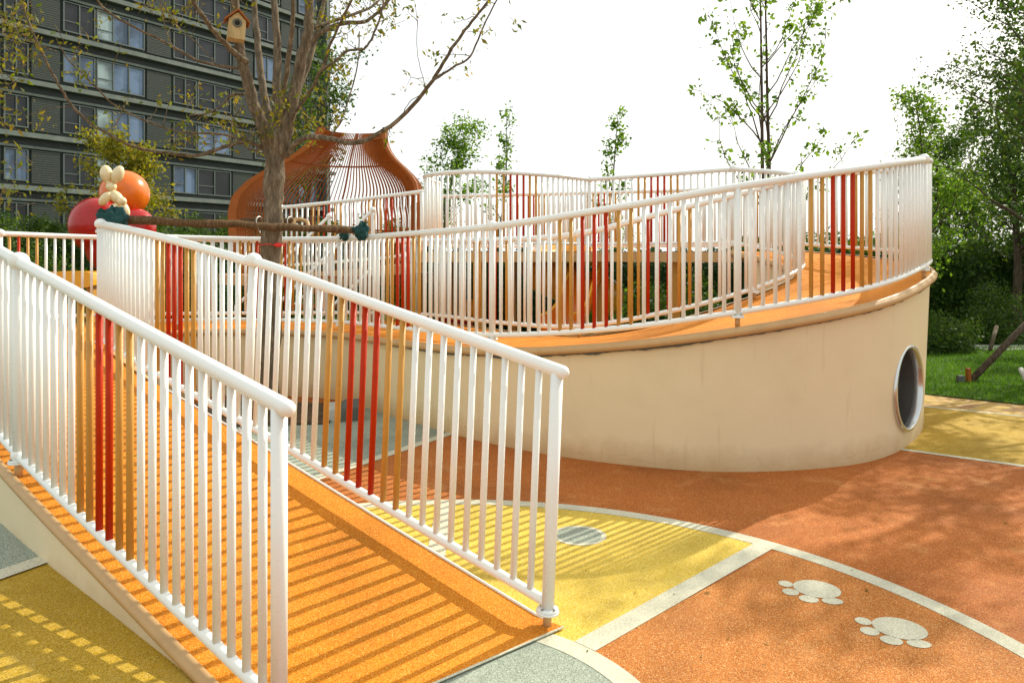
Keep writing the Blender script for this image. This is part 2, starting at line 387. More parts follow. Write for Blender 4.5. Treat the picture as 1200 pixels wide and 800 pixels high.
# left ground, rises gently with the ramp
dR = Vector((-.78, .626, 0)); nL = Vector((-.626, -.78, 0)); oL = Vector((-.77, 2.54, 0))
def zl(p):
    return .02+.075*max((Vector((p[0],p[1],0))-oL).dot(dR), 0)
def GL(px, py):
    z = .1
    for _ in range(12): g = G(px, py, z); z = zl(g)
    return Vector((g.x, g.y, z))
def lpt(u_, v_, dz=0): p = oL+dR*u_+nL*v_; p.z = zl(p)+dz; return p
def lsheet(name, mat, u0, u1, v0, v1, dz=0):
    vs = [lpt(u0, v0, dz), lpt(u1, v0, dz), lpt(u1, v1, dz), lpt(u0, v1, dz)]
    struct(MB().add(vs, [(0,1,2,3)], False).build(name, mat))
lsheet('left_ground', M['yellow_dirty'], 0, 7, -.35, 7, 0)
gl0, gl1 = GL(0, 675), GL(54, 656)
def uv(p): q_ = Vector((p.x,p.y,0))-oL; return q_.dot(dR), q_.dot(nL)
(ua, va), (ub, vb) = uv(gl0), uv(gl1)
sl_ = (ua-ub)/(va-vb)
def lp2(v_, du, dz): return lpt(ub+sl_*(v_-vb)+du, v_, dz)
struct(MB().add([lp2(-.3,.045,.004), lp2(5,.045,.004), lpt(9,5,.004), lpt(9,-.3,.004)], [(0,1,2,3)], False).build('grey_rubber_ground', M['grey']))
struct(MB().add([lp2(-.3,-.045,.008), lp2(5,-.045,.008), lp2(5,.05,.008), lp2(-.3,.05,.008)], [(0,1,2,3)], False).build('white_ground_line', M['white_rubber']))

# ================================================================ RAMP
ST = [  # right rail foot, left rail foot, right edge overhang, left edge overhang
 ((.15,3.3,0),(-.77,2.54,0),.035,.035), ((-.74,4.0,.23),(-1.66,3.25,.23),.035,.035), ((-1.63,4.71,.46),(-2.55,3.97,.46),.035,.035),
 ((-2.75,5.75,.66),(-3.52,4.86,.66),.05,.05), ((-3.62,6.76,.77),(-5.1,6.3,.79),.08,.12), ((-4.0,7.6,.78),(-6.0,7.4,.80),.1,.12),
 ((-3.95,8.35,.77),(-5.6,8.4,.80),.12,.12), ((-3.5,8.8,.76),(-4.98,9.2,.78),.12,.12), ((-2.9,8.9,.75),(-3.8,9.75,.76),.13,.12),
 ((-1.93,8.6,.75),(-2.5,10.0,.75),.13,.12), ((-1.1,7.65,.77),(-1.2,9.8,.75),.13,.12), ((-.17,6.6,.81),(-.1,8.6,.74),.11,.12),
 ((.75,5.98,.92),(.68,7.75,.78),.11,.12), ((1.68,5.72,1.07),(1.5,7.15,.98),.11,.12), ((2.75,5.95,1.24),(2.3,7.3,1.18),.08,.12),
 ((3.62,6.75,1.40),(2.95,7.85,1.36),.04,.10), ((4.2,7.8,1.48),(3.15,8.5,1.45),.03,.10), ((4.4,8.9,1.55),(3.1,9.1,1.55),.04,.10),
 ((4.0,10.8,1.66),(2.82,9.76,1.66),.12,.06)]
NS = 8
RR = catmull([s[0] for s in ST], NS); LL = catmull([s[1] for s in ST], NS)
def lerpv(i, k): j = min(i//NS, len(ST)-2); t_ = i/NS-j; return ST[j][k]*(1-t_)+ST[j+1][k]*t_
def outward(path, other, i):
    a, b = path[max(i-1,0)], path[min(i+1,len(path)-1)]; t_ = (b-a); t_.z = 0; t_.normalize(); n_ = Vector((-t_.y, t_.x, 0))
    if n_.dot(path[i]-other[i]) < 0: n_ = -n_
    return n_
RN = [outward(RR, LL, i) for i in range(len(RR))]; LN = [outward(LL, RR, i) for i in range(len(LL))]
RE = [RR[i]+RN[i]*lerpv(i,2) for i in range(len(RR))]; LE = [LL[i]+LN[i]*lerpv(i,3) for i in range(len(LL))]
ramp_t = thing('ramp', 'long curving ramp with orange rubber floor and cream plastered walls', 'ramp', (0, 6, 0))
NN = len(RE)
# floor as a strip with cross subdivisions
mb = MB(); vs = []; K = 8
dext = (Vector((.78,-.626,0)))*.06
for i in range(NN):
    for k in range(K+1):
        p = RE[i].lerp(LE[i], k/K)
        if i == 0: p = p+dext; 
        vs.append((p.x, p.y, p.z+(.0 if i else .014)))
fs = [(i*(K+1)+k, (i+1)*(K+1)+k, (i+1)*(K+1)+k+1, i*(K+1)+k+1) for i in range(NN-1) for k in range(K)]
mb.add(vs, fs, True); mb.build('floor', M['ramp_orange'], ramp_t)
# thin white edging on the right edge of the near ramp and its lower end
mb = MB()
mb.tube([RE[i]+RN[i]*.006+Vector((0,0,.004)) for i in range(0, 3*NS)], .007, 6)
mb.build('edging', M['white'], ramp_t)
mb = MB(); mb.tube([RE[0]+dext+Vector((0,0,.012)), LE[0]+dext+Vector((0,0,.010))], .005, 6); mb.build('edging', M['white_rubber'], ramp_t)
def wall(edge, nrm, i0, i1, inset=.035, th=.16, batter=.05, flush=0):
    mb = MB(); vs = []
    for i in range(i0, i1+1):
        e = edge[i]; n_ = nrm[i]
        if i < flush: inset_, bat_ = .0, -.04
        else: inset_, bat_ = inset, batter
        top = e-n_*inset_; bot = e-n_*(inset_+bat_*min(e.z,1.2))
        rows = 5
        for k in range(rows+1):
            q_ = bot.lerp(top, k/rows); q_.z = -.05+(e.z-.02+.05)*k/rows; vs.append(q_)
        for k in range(rows+1):
            q_ = (bot-n_*th).lerp(top-n_*th, 1-k/rows); q_.z = -.05+(e.z-.02+.05)*(1-k/rows); vs.append(q_)
    W = 12; fs = []
    for j in range(i1-i0):
        for k in range(W): fs.append((j*W+k, j*W+(k+1)%W, (j+1)*W+(k+1)%W, (j+1)*W+k))
    fs.append(tuple(range(W))[::-1]); fs.append(tuple((i1-i0)*W+k for k in range(W)))
    mb.add(vs, fs, True); return mb
wr = wall(RE, RN, 0, 17*NS+4).build('side_wall', M['wall'], None)
# the crawl-through tunnel: where the right wall turns almost edge-on to the entrance path
def vdot(i): v_ = Vector((RE[i].x, RE[i].y, 0)).normalized(); return RN[i].dot(v_)
best = min(range(14*NS, 16*NS), key=lambda i: abs(vdot(i)+.26))
tc = RE[best]-RN[best]*.074; tc.z = .50; tn = RN[best].copy()
TR = .345; LT = 1.75
def cutwall(o):
    bmc = bmesh.new(); mat_ = Matrix.Translation(tc-tn*.8) @ tn.to_track_quat('Z', 'Y').to_matrix().to_4x4()
    bmesh.ops.create_cone(bmc, cap_ends=True, segments=64, radius1=TR, radius2=TR, depth=2.4, matrix=mat_)
    mec = bpy.data.meshes.new('cut'); bmc.to_mesh(mec); bmc.free(); oc = bpy.data.objects.new('cut', mec); COL.objects.link(oc)
    bm_ = o.modifiers.new('b', 'BOOLEAN'); bm_.operation = 'DIFFERENCE'; bm_.object = oc; bm_.solver = 'EXACT'
    bpy.context.view_layer.update(); dg_ = bpy.context.evaluated_depsgraph_get()
    nm = bpy.data.meshes.new_from_object(o.evaluated_get(dg_)); o.modifiers.clear(); o.data = nm; bpy.data.objects.remove(oc)
    nm.materials.clear(); nm.materials.append(M['wall'])
    o.parent = ramp_t; nm.transform(world(ramp_t).inverted())
cutwall(wr)
es = wr.modifiers.new('es', 'EDGE_SPLIT'); es.split_angle = math.radians(40)
for a_, b_ in ((0, 17*NS+4),):
    o = wall(LE, LN, a_, b_, flush=4*NS).build('side_wall', M['wall'], None); cutwall(o); e_ = o.modifiers.new('es', 'EDGE_SPLIT'); e_.split_angle = math.radians(40)
# tunnel pieces
ax_u = tn.orthogonal().normalized(); ax_v = tn.cross(ax_u)
def ringpts(r, off, n=64): return [tc+tn*off+(ax_u*math.cos(2*PI*k/n)+ax_v*math.sin(2*PI*k/n))*r for k in range(n)]
tn_o = MB(); L0 = ringpts(TR-.012, .014); L1 = ringpts(TR-.012, -LT); 
tn_o.add(L0+L1, [(k, (k+1)%64, 64+(k+1)%64, 64+k) for k in range(64)]); tn_o.build('tunnel_lining', M['steel_in'], ramp_t)
rg = MB(); n_ = 64; vs = []; fs = []
prof = [(TR-.014, -.05), (TR-.016, .018), (TR-.008, .026), (TR+.012, .022), (TR+.016, .008), (TR+.010, -.05)]
for r_, o_ in prof: vs += ringpts(r_, o_)
for j in range(len(prof)-1): fs += [(j*64+k, j*64+(k+1)%64, (j+1)*64+(k+1)%64, (j+1)*64+k) for k in range(64)]
rg.add(vs, fs); rg.build('tunnel_rim', M['steel'], ramp_t)
# cap trim along the walls (rounded nosing + upper fillet strip)
def trim(edge, nrm, i0, i1, r=.036):
    mb = MB(); vs = []; prof = [(-.03,.014),(.006,.016),(.010,.004),(.018,0),(.030,-.014),(.032,-.034),(.026,-.052),(.012,-.062),(-.035,-.064)]
    for i in range(i0, i1+1):
        for a_, b_ in prof:
            f_ = .6 if i < 3*NS else .82; p_ = edge[i]+nrm[i]*a_*f_; p_.z += b_*(f_ if b_ < 0 else 1); vs.append(p_)
    n_ = len(prof); fs = [(j*n_+k, (j+1)*n_+k, (j+1)*n_+k+1, j*n_+k+1) for j in range(i1-i0) for k in range(n_-1)]
    fs.append(tuple(range(n_))); fs.append(tuple((i1-i0)*n_+k for k in range(n_)))
    mb.add(vs, fs); return mb
def gap_shadow_strip(edge, nrm, i0, i1):  # dark jagged strip that paints in the shadow line under the trim
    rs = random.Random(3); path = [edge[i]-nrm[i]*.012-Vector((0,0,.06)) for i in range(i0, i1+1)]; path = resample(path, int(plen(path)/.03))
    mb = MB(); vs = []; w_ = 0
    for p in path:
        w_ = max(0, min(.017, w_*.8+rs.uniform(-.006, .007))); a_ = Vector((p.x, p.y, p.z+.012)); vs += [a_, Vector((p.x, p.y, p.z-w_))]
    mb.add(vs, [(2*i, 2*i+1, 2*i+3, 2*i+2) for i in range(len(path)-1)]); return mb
cnx = [Vector((n_.x, n_.y, 0)) for n_ in RN]
gap_shadow_strip(RE, RN, 10*NS, 16*NS).build('gap_shadow_strip', M['dark_stone_and_gap_shade'], ramp_t)
for ed, nr, a_, b_ in ((RE, RN, 3*NS, 18*NS), (LE, LN, 0, 18*NS)):
    o = trim(ed, nr, a_, b_).build('trim', M['tan_metal'], ramp_t)

# ---------------------------------------------------------------- raised deck
deckF = catmull([(2.80,9.72,1.66),(2.0,10.35,1.66),(1.12,10.95,1.66),(.5,10.35,1.66),(-.4,9.95,1.66),(-1.0,10.12,1.66),(-1.35,10.7,1.66),(-1.5,11.4,1.66)], 6)
deckB = catmull([(4.0,10.92,1.66),(3.5,12.7,1.66),(.85,13.7,1.66),(-1.6,14.5,1.66),(-1.9,13.0,1.66),(-1.5,11.4,1.66)], 6)
dk = thing('deck', 'raised play deck behind the ramp with a tan edge beam', 'deck', (1.0, 11.5, 0))
poly = deckF+deckB[::-1][1:]
mb = MB(); n_ = len(poly); top = [(p.x, p.y, 1.655) for p in poly]; bot = [(p.x, p.y, 1.52) for p in poly]
mb.add(top+bot, [tuple(range(n_))[::-1], tuple(n_+k for k in range(n_))]+[(k, (k+1)%n_, n_+(k+1)%n_, n_+k) for k in range(n_)], False)
mb.build('edge_beam', M['tan_metal'], dk)
mb = MB(); mb.add([(p.x*.995+.005, p.y, 1.661) for p in poly], [tuple(range(n_))[::-1]], False); mb.build('floor', M['ramp_orange'], dk)
for x, y in ((-.42,10.3),(1.28,11.35),(.0,12.6),(2.7,12.4),(2.2,10.45),(-1.1,13.8)):
    MB().box((x-.07,y-.07,-.02),(x+.07,y+.07,1.53)).build('column', M['mustard'], dk)

# ================================================================ RAILINGS
RH = 1.075
def railing(label, path, pattern=None, group='white railings along the ramp', ball=(True, True), foot=(True, True), post=(True, True), ext=(0, 0), lean=(0,0), hi=True, sp=.0985, H=None):
    RH = H or 1.075
    path = [Vector(p) for p in path]; path = resample(path, max(6, int(plen(path)/.09)))
    T = thing('railing', label, 'railing', path[0], group)
    up = Vector((lean[0], lean[1], RH)); bz = .112
    tops = [p+up*(1-.03/RH) for p in path]; bots = [p+up*(bz/RH) for p in path]
    tt = list(tops)
    if ext[0]: tt = [tt[0]+(tt[0]-tt[1]).normalized()*ext[0]]+tt
    if ext[1]: tt = tt+[tt[-1]+(tt[-1]-tt[-2]).normalized()*ext[1]]
    seg = 16 if hi else 8
    MB().tube(tt, .029, seg).build('top_rail', M['white'], T)
    MB().tube(bots, .0225, seg).build('bottom_rail', M['white'], T)
    for e in (0, 1):
        p = path[0] if e == 0 else path[-1]; q_ = tops[0] if e == 0 else tops[-1]; bt = bots[0] if e == 0 else bots[-1]
        if post[e]:
            MB().tube([p+up*(.085/RH), q_], .0275, seg, cap='flat').build('post', M['white'], T)
        if foot[e]:
            fo = MB(); fo.tube([p+Vector((0,0,.001)), p+up*(.078/RH)], .019, 12, cap='flat'); f_o = fo.build('foot', M['tan_metal'], T)
            fl = MB(); fl.tube([p+up*(.070/RH), p+up*(.079/RH)], .05, 20, cap='flat'); fl.tube([p+up*(.0795/RH), p+up*(.089/RH)], .046, 20, cap='flat')
            fl_o = fl.build('flange', M['white'], f_o)
            if hi:
                bo = MB()
                for k in range(4):
                    a = PI/4+k*PI/2; c_ = p+up*(.0895/RH)+Vector((math.cos(a), math.sin(a), 0))*.037
                    bo.tube([c_, c_+Vector((0,0,.007))], .006, 6, cap='flat')
                bo.build('bolts', M['bolt'], f_o)
        if ball[e]:
            mb = MB(); mb.ball(q_+Vector((0,0,.004)), .052, .052, .047); mb.build('ball_joint', M['white'], T)
            mb = MB(); mb.ball(bt, .038, .038, .034); mb.build('ball_joint', M['white'], T)
    L = plen(path); nb = max(2, int(round(L/sp)))-1
    rs_ = resample(path, nb+1)[1:-1]
    if pattern is None:
        w0 = max(0, (nb-7)//2); pattern = 'w'*w0+'mmrrrmm'+'w'*nb
    for i, p in enumerate(rs_):
        c_ = pattern[i] if i < len(pattern) else 'w'
        mb = MB(); mb.tube([p+up*((bz+.008)/RH), p+up*(1-.045/RH)], .0158, 10 if hi else 6, cap='flat')
        o = mb.build('baluster', M[{'w':'white','m':'mustard','r':'red'}[c_]], T)
        if c_ != 'w': o['label'] = {'m': 'mustard yellow baluster', 'r': 'deep red baluster'}[c_]
    return T
def seg(pathlist, a, b): return pathlist[int(round(a*NS)):int(round(b*NS))+1]
railing('right-hand railing panel at the low end of the near ramp', seg(RR,0,2), H=1.14, pattern='w'*9+'mmrrrmm'+'w'*9, ball=(False,True), ext=(.03,0), lean=(.045,0))
railing('right-hand railing panel curving away up to the green cloth, near ramp', seg(RR,2,4), H=1.14, pattern='w'*6+'mmrrrmm'+'w'*20, ball=(False,True), post=(False,True), foot=(False,True), lean=(.0,0))
railing('curved railing panel of the turn behind the green cloth', seg(RR,4,6.5), ball=(False,False), foot=(False,True), post=(False,True), hi=False)
railing('railing panel behind the tree trunk on top of the low cream wall', seg(RR,6.5,9), ball=(False,True), post=(False,True), foot=(False,True), hi=False)
railing('railing panel on the cream wall between the green cloth ties and the first ball joint', seg(RR,9,11), ball=(False,True), post=(False,True), foot=(False,True))
railing('railing panel on the lowest rising part of the big curved wall, middle of the picture', seg(RR,11,13), ball=(False,False), post=(False,True), foot=(False,True), pattern='w'*6+'mmrrrmm'+'w'*12)
railing('railing panel at the bulge of the big curved wall, left of its right-hand end', seg(RR,13,15), ball=(False,True), post=(False,True), foot=(False,True), pattern='w'*5+'mmrrrmm'+'w'*12)
railing('railing panel going back round the far right end of the ramp turn', seg(RR,15,17), pattern='w'*13+'mrmw'+'w'*20, ball=(False,True), post=(False,True), foot=(False,True), hi=False)
railing('back railing panel joining the ramp turn to the raised deck', seg(RR,17,18), pattern='w'*6+'mm'+'w'*30, ball=(False,True), post=(False,True), foot=(False,True), hi=False)
railing('nearest left-hand railing panel, largest in the picture, with a rounded handrail end', seg(LL,0,2), H=1.14, pattern='w'*10+'mmrrmm'+'w'*12, ball=(False,True), ext=(.045,0))
railing('left-hand railing panel past the ball joint at the left picture edge', seg(LL,2,4), H=1.14, pattern='w'*30, ball=(False,True), post=(False,True), foot=(False,True))
railing('railing panel on the outside of the upper landing at the far left', seg(LL,4,6), ball=(False,True), post=(False,True), foot=(False,True), hi=False)
railing('far left railing panel of the landing in front of the dark bushes', seg(LL,6,8), ball=(False,True), post=(False,True), foot=(False,True), hi=False, pattern='mrmmwwwwwwwwwwwwwwwwwwwwwwwww')
railing('back railing panel of the level walkway beyond the tree trunk', seg(LL,8,10), ball=(False,True), post=(False,True), foot=(False,True), hi=False, pattern='w'*5+'mmrrmm'+'w'*20)
railing('inner railing panel of the walkway below the raised deck', seg(LL,10,12), ball=(True,True), post=(True,True), foot=(False,True), hi=False)
railing('inner railing panel rising with the ramp in front of the dark hedge', seg(LL,12,14), ball=(False,False), post=(False,True), foot=(False,True), hi=False)
railing('inner railing panel round the tight inside turn of the ramp', seg(LL,14,16), ball=(False,True), post=(False,True), foot=(False,True), hi=False, pattern='w'*20)
railing('inner railing panel climbing back from the turn to the raised deck', seg(LL,16,18), ball=(False,True), post=(False,True), foot=(False,True), hi=False, pattern='w'*20)
off = lambda pts, d=.08: pts
F1 = catmull([(2.82,9.78,1.66),(2.0,10.45,1.66),(1.12,11.1,1.66)], 6)
F2 = catmull([(1.12,11.1,1.66),(.5,10.5,1.66),(-.4,10.08,1.66),(-1.0,10.3,1.66),(-1.23,10.8,1.66),(-1.1,11.6,1.66)], 6)
railing('front railing panel of the raised deck right of its hanging ball joint', F1, ball=(False,True), post=(False,True), foot=(False,True), hi=False)
railing('tall rounded bay of railing at the left end of the raised deck', F2, ball=(False,False), post=(False,True), foot=(False,True), hi=False, pattern='w'*10+'mmrrrmm'+'w'*30)
Bk = catmull([(3.95,10.85,1.66),(3.45,12.6,1.66),(.85,13.6,1.66),(-1.5,14.3,1.66)], 8)
railing('rear railing panel of the raised deck, right part', Bk[:13], ball=(False,True), post=(False,True), foot=(False,True), hi=False, pattern='w'*10+'mmrrmm'+'w'*30)
railing('rear railing panel of the raised deck, left part', Bk[12:], ball=(False,True), post=(False,True), foot=(False,True), hi=False, pattern='w'*4+'mmrrmm'+'w'*7+'mmrrmm'+'w'*20)
Gp = [(-1.35,11.5,1.52),(-2.4,11.85,1.42),(-3.7,12.3,1.33)]
railing('sloping railing panel in front of the rust-coloured onion cage', catmull(Gp, 6), ball=(False,True), post=(True,True), foot=(True,True), hi=False, pattern='wwwwrrmmmwwwwmmrrmmwwwwwww')

# ================================================================ ONION CAGE
oc_ = Vector((-3.18, 13.5, 0))
def oprof(z):   # radius at height
    pts = [(1.30,1.45),(1.6,1.58),(2.0,1.66),(2.35,1.67),(2.65,1.60),(2.9,1.45),(3.1,1.20),(3.25,.98),(3.40,.80),(3.55,.68),(3.7,.60),(3.86,.56)]
    for (z0,r0),(z1,r1) in zip(pts, pts[1:]):
        if z <= z1: t_=(z-z0)/(z1-z0); return r0+(r1-r0)*t_
    return .56
def oaxis(z): t_ = max(0, (z-2.6)/1.26); return oc_+Vector((.42*t_, 0, 0))
cage = thing('onion_cage', 'rust-orange onion-shaped slatted pavilion with an open flared top', 'pavilion', oc_)
def opt(a, z, dr=0): c_ = oaxis(z); r_ = oprof(z)+dr; return Vector((c_.x+r_*math.cos(a), c_.y+r_*math.sin(a), z))
A0, A1 = math.radians(-12), math.radians(191)     # slats from front right round the back to the left
NRB = 72
zs = [1.3+2.54*k/26 for k in range(27)]
for k in range(NRB):
    a = A0+(A1-A0)*k/(NRB-1); mb = MB(); vs = []
    tx = Vector((-math.sin(a), math.cos(a), 0)); rx = Vector((math.cos(a), math.sin(a), 0))
    for z in zs:
        p = opt(a, z); hw_ = .016 if k in (18, 38, 54) else .008; vs += [p-tx*hw_+rx*.019, p+tx*hw_+rx*.019, p+tx*hw_-rx*.019, p-tx*hw_-rx*.019]
    fs = [(j*4+q_, j*4+(q_+1)%4, (j+1)*4+(q_+1)%4, (j+1)*4+q_) for j in range(len(zs)-1) for q_ in range(4)]
    fs += [(3,2,1,0), tuple((len(zs)-1)*4+q_ for q_ in range(4))]
    mb.add(vs, fs, False); mb.build('slat', M['corten'], cage)
for z in (1.5, 2.1, 3.27, 3.72):
    MB().tube([opt(A0+(A1-A0)*k/60, z, -.035) for k in range(61)], .016, 8).build('ring', M['corten'], cage)
for a in (A0-.03, A1+.03):   # broad portal frames edging the opening
    mb = MB(); vs = []; rx = Vector((math.cos(a), math.sin(a), 0)); tx = Vector((-math.sin(a), math.cos(a), 0))
    for z in zs:
        z2 = z+(.12 if z > 3.7 else 0); p = opt(a, z)
        wd = .08 if a > 1 else .03
        wo = .05 if a > 1 else .03; vs += [p-tx*.02+rx*wo, p+tx*.02+rx*wo, p+tx*.02-rx*wd, p-tx*.02-rx*wd]
    fs = [(j*4+q_, j*4+(q_+1)%4, (j+1)*4+(q_+1)%4, (j+1)*4+q_) for j in range(len(zs)-1) for q_ in range(4)]
    fs += [(3,2,1,0), tuple((len(zs)-1)*4+q_ for q_ in range(4))]
    mb.add(vs, fs, False); mb.build('portal_frame', M['corten'], cage)
pd = thing('cage_platform', 'round platform on mustard columns carrying the onion cage', 'platform', (-3.18,13.5,0))
mb = MB(); cs = [(-3.18+1.85*math.cos(2*PI*k/40), 13.5+1.85*math.sin(2*PI*k/40)) for k in range(40)]
mb.add([(x,y,1.14) for x,y in cs]+[(x,y,1.298) for x,y in cs], [tuple(range(40))[::-1], tuple(40+k for k in range(40))]+[(k,(k+1)%40,40+(k+1)%40,40+k) for k in range(40)], False)
mb.build('slab', M['tan_metal'], pd)
for a in (20, 95, 165, 235, 305):
    x = -3.18+1.6*math.cos(math.radians(a)); y = 13.5+1.6*math.sin(math.radians(a))
    MB().box((x-.07,y-.07,-.02),(x+.07,y+.07,1.141)).build('column', M['mustard'], pd)
br_ = thing('bridge', 'short sloping bridge between the raised deck and the onion cage', 'bridge', (-2.4,12,0))
mb = MB(); e1_ = [(-1.3,11.42,1.5),(-2.4,11.77,1.40),(-3.75,12.22,1.31)]; e2_ = [(-1.7,12.6,1.5),(-2.4,12.8,1.40),(-3.4,13.0,1.31)]
vs = []
for a_, b_ in zip(e1_, e2_): vs += [a_, b_, (b_[0],b_[1],b_[2]-.14), (a_[0],a_[1],a_[2]-.14)]
mb.add(vs, [(j*4+q_, j*4+(q_+1)%4, (j+1)*4+(q_+1)%4, (j+1)*4+q_) for j in range(2) for q_ in range(4)]+[(3,2,1,0),(8,9,10,11)], False)
mb.build('walkway', M['tan_metal'], br_)
# stair with white diagonal handrails
stt = thing('stair', 'steep stair with white diagonal handrails below the onion cage', 'stair', (-2.6,11.4,0))
for (t_, b_) in (((-2.05,11.3,2.28),(-3.25,10.75,.95)), ((-2.75,11.55,2.2),(-3.95,11.0,.88))):
    t_ = Vector(t_); b_ = Vector(b_)
    MB().tube([b_, t_], .024, 10).build('handrail', M['white'], stt)
    mb = MB(); mb.ball(t_, .045); mb.build('ball_joint', M['white'], stt)
    MB().tube([t_-Vector((0,0,.95)), t_], .026, 10).build('post', M['white'], stt)
    MB().tube([Vector((b_.x,b_.y,0)), b_], .026, 10).build('post', M['white'], stt)
    MB().tube([b_-Vector((0,0,.75)), t_-Vector((0,0,.85))], .022, 10).build('stringer', M['white'], stt)
for k in range(6):
    f_ = (k+.5)/6; c_ = Vector((-2.4-1.2*(1-f_), 11.42-.55*(1-f_), .14+1.25*f_))
    MB().obox(c_, Vector((.11,.05,0)), Vector((-.33,.14,0)), Vector((0,0,.02))).build('tread', M['corten'], stt)

# ================================================================ SLIDE under the deck
sd = thing('spiral_slide', 'yellow and orange plastic spiral slide under the raised deck', 'slide', (.9,12.3,0))
ctr = Vector((1.0, 12.4, 0))
pts = []
for k in range(40):
    a = math.radians(60+k*12); z = 1.72-.034*k; pts.append(ctr+Vector((.55*math.cos(a), .55*math.sin(a), z)))
mb = MB(); mb.tube(pts[:24], .30, 20, cap='flat'); mb.build('tube', M['slide'], sd)
# lower open chute
mb = MB(); vs = []; chute = [P(690,318,11.4), P(686,335,11.2), P(678,352,11.0), P(672,372,10.8), P(662,386,10.6), P(650,392,10.4)]
chute = catmull(chute, 5); prof = [(-.26,.26),(-.28,.1),(-.2,-.04),(0,-.1),(.2,-.04),(.28,.1),(.26,.26)]
for i, p in enumerate(chute):
    for x_, z_ in prof: vs.append((p.x+x_*.8, p.y+.1*x_, p.z+z_))
n_ = len(prof); fs = [(j*n_+k, (j+1)*n_+k, (j+1)*n_+k+1, j*n_+k+1) for j in range(len(chute)-1) for k in range(n_-1)]
mb.add(vs, fs); o = mb.build('chute', M['toy_orange'], sd); md = o.modifiers.new('s', 'SOLIDIFY'); md.thickness = .025
for side in (0, -1):
    pass
MB().tube([Vector(vs[j*n_]) for j in range(len(chute))], .022, 8).build('chute_lip', M['slide'], sd)
MB().tube([Vector(vs[j*n_+n_-1]) for j in range(len(chute))], .022, 8).build('chute_lip', M['slide'], sd)
MB().tube([Vector((1.0,12.4,0)), Vector((1.0,12.4,1.5))], .07, 14, cap='flat').build('centre_post', M['mustard'], sd)
# yellow table-like panel at far left and a small play seat
pt = thing('play_table', 'rounded yellow play table beyond the far left railing', 'play table', P(92, 330, 12.5))
mb = MB(); c_ = P(92, 327, 12.5); n_ = 20; out_ = []
hw, hh = .40, .13
for k in range(n_): a = 2*PI*k/n_; out_.append((math.copysign(abs(math.cos(a))**.35, math.cos(a))*hw, math.copysign(abs(math.sin(a))**.35, math.sin(a))*hh))
vs = [(c_.x+x, c_.y-.35, c_.z+z) for x, z in out_]+[(c_.x+x, c_.y+.35, c_.z+z) for x, z in out_]
mb.add(vs, [tuple(range(n_))[::-1], tuple(n_+k for k in range(n_))]+[(k,(k+1)%n_,n_+(k+1)%n_,n_+k) for k in range(n_)], False)
mb.build('table_top', M['slide'], pt)
for dx in (-.28, .28):
    MB().box((c_.x+dx-.04, c_.y-.2, 0), (c_.x+dx+.04, c_.y+.2, c_.z-.12)).build('leg', M['mustard'], pt)
ps = thing('play_bench', 'low red play bench with a yellow back under the raised deck', 'bench', P(540, 380, 13))
c_ = P(538, 368, 13)
MB().box((c_.x-.32,c_.y-.2,.0),(c_.x+.22,c_.y+.2,.62)).build('bench_box', M['toy_red'], ps)
mb = MB(); mb.ball((c_.x+.2,c_.y-.1,.72),.2,.08,.16); mb.build('back_panel', M['slide'], ps)

# ================================================================ SCULPTURE
ys = 14.0
hs = thing('heart_sculpture', 'large glossy red heart sculpture with an orange ball behind it', 'sculpture', P(130, 300, ys))
k_ = ys/900; mb = MB(); ry_ = Matrix.Rotation(math.radians(14), 3, 'Y')
mb.ball(P(113,264,ys), 31*k_, 27*k_, 33*k_, 32, 20); mb.ball(P(159,268,ys+.25), 23*k_, 22*k_, 25*k_, 32, 20)
mb.ball(P(130,288,ys+.08), 29*k_, 24*k_, 34*k_, 32, 20); mb.ball(P(137,268,ys+.1), 30*k_, 22*k_, 22*k_, 32, 20)
o = mb.build('heart', M['toy_red'], hs); md = o.modifiers.new('r', 'REMESH'); md.mode = 'VOXEL'; md.voxel_size = .025; md.use_smooth_shade = True
md = o.modifiers.new('s', 'SMOOTH'); md.iterations = 14
mb = MB(); mb.ball(P(146,227,ys+.55), .44, n=32, m=20); mb.build('ball', M['toy_orange'], hs)
MB().tube([P(131,300,ys)+Vector((0,0,-1.6)), P(131,285,ys)], .09, 14).build('stand', M['toy_red'], hs)
bf = thing('balloon_figure', 'cream balloon-animal figure with two long ears sitting on the red heart', 'sculpture', P(135,245,ys-.25))
yb = ys-.3
mb = MB()
def lobe(px, py, rx, rz, ang, dy=0):
    rot = Matrix.Rotation(math.radians(ang), 3, 'Y'); k = yb/900
    mb.ball(P(px, py, yb+dy), rx*k, rx*k, rz*k, 18, 12, rot)
lobe(124.5,204,7.0,10.5,-6); lobe(138,204.5,6.6,10.8,22); lobe(130.5,219,6,5.5,0); lobe(136,231,6.5,10,-48)
lobe(123,233,5.5,9.5,38,-.08); lobe(134,246,6.5,8,30,-.1); lobe(146,246,5.4,9.5,-20,-.05); lobe(143,236,5.2,5.2,0,-.1); lobe(127,214,3,3,0)
mb.build('body', M['toy_cream'], bf)

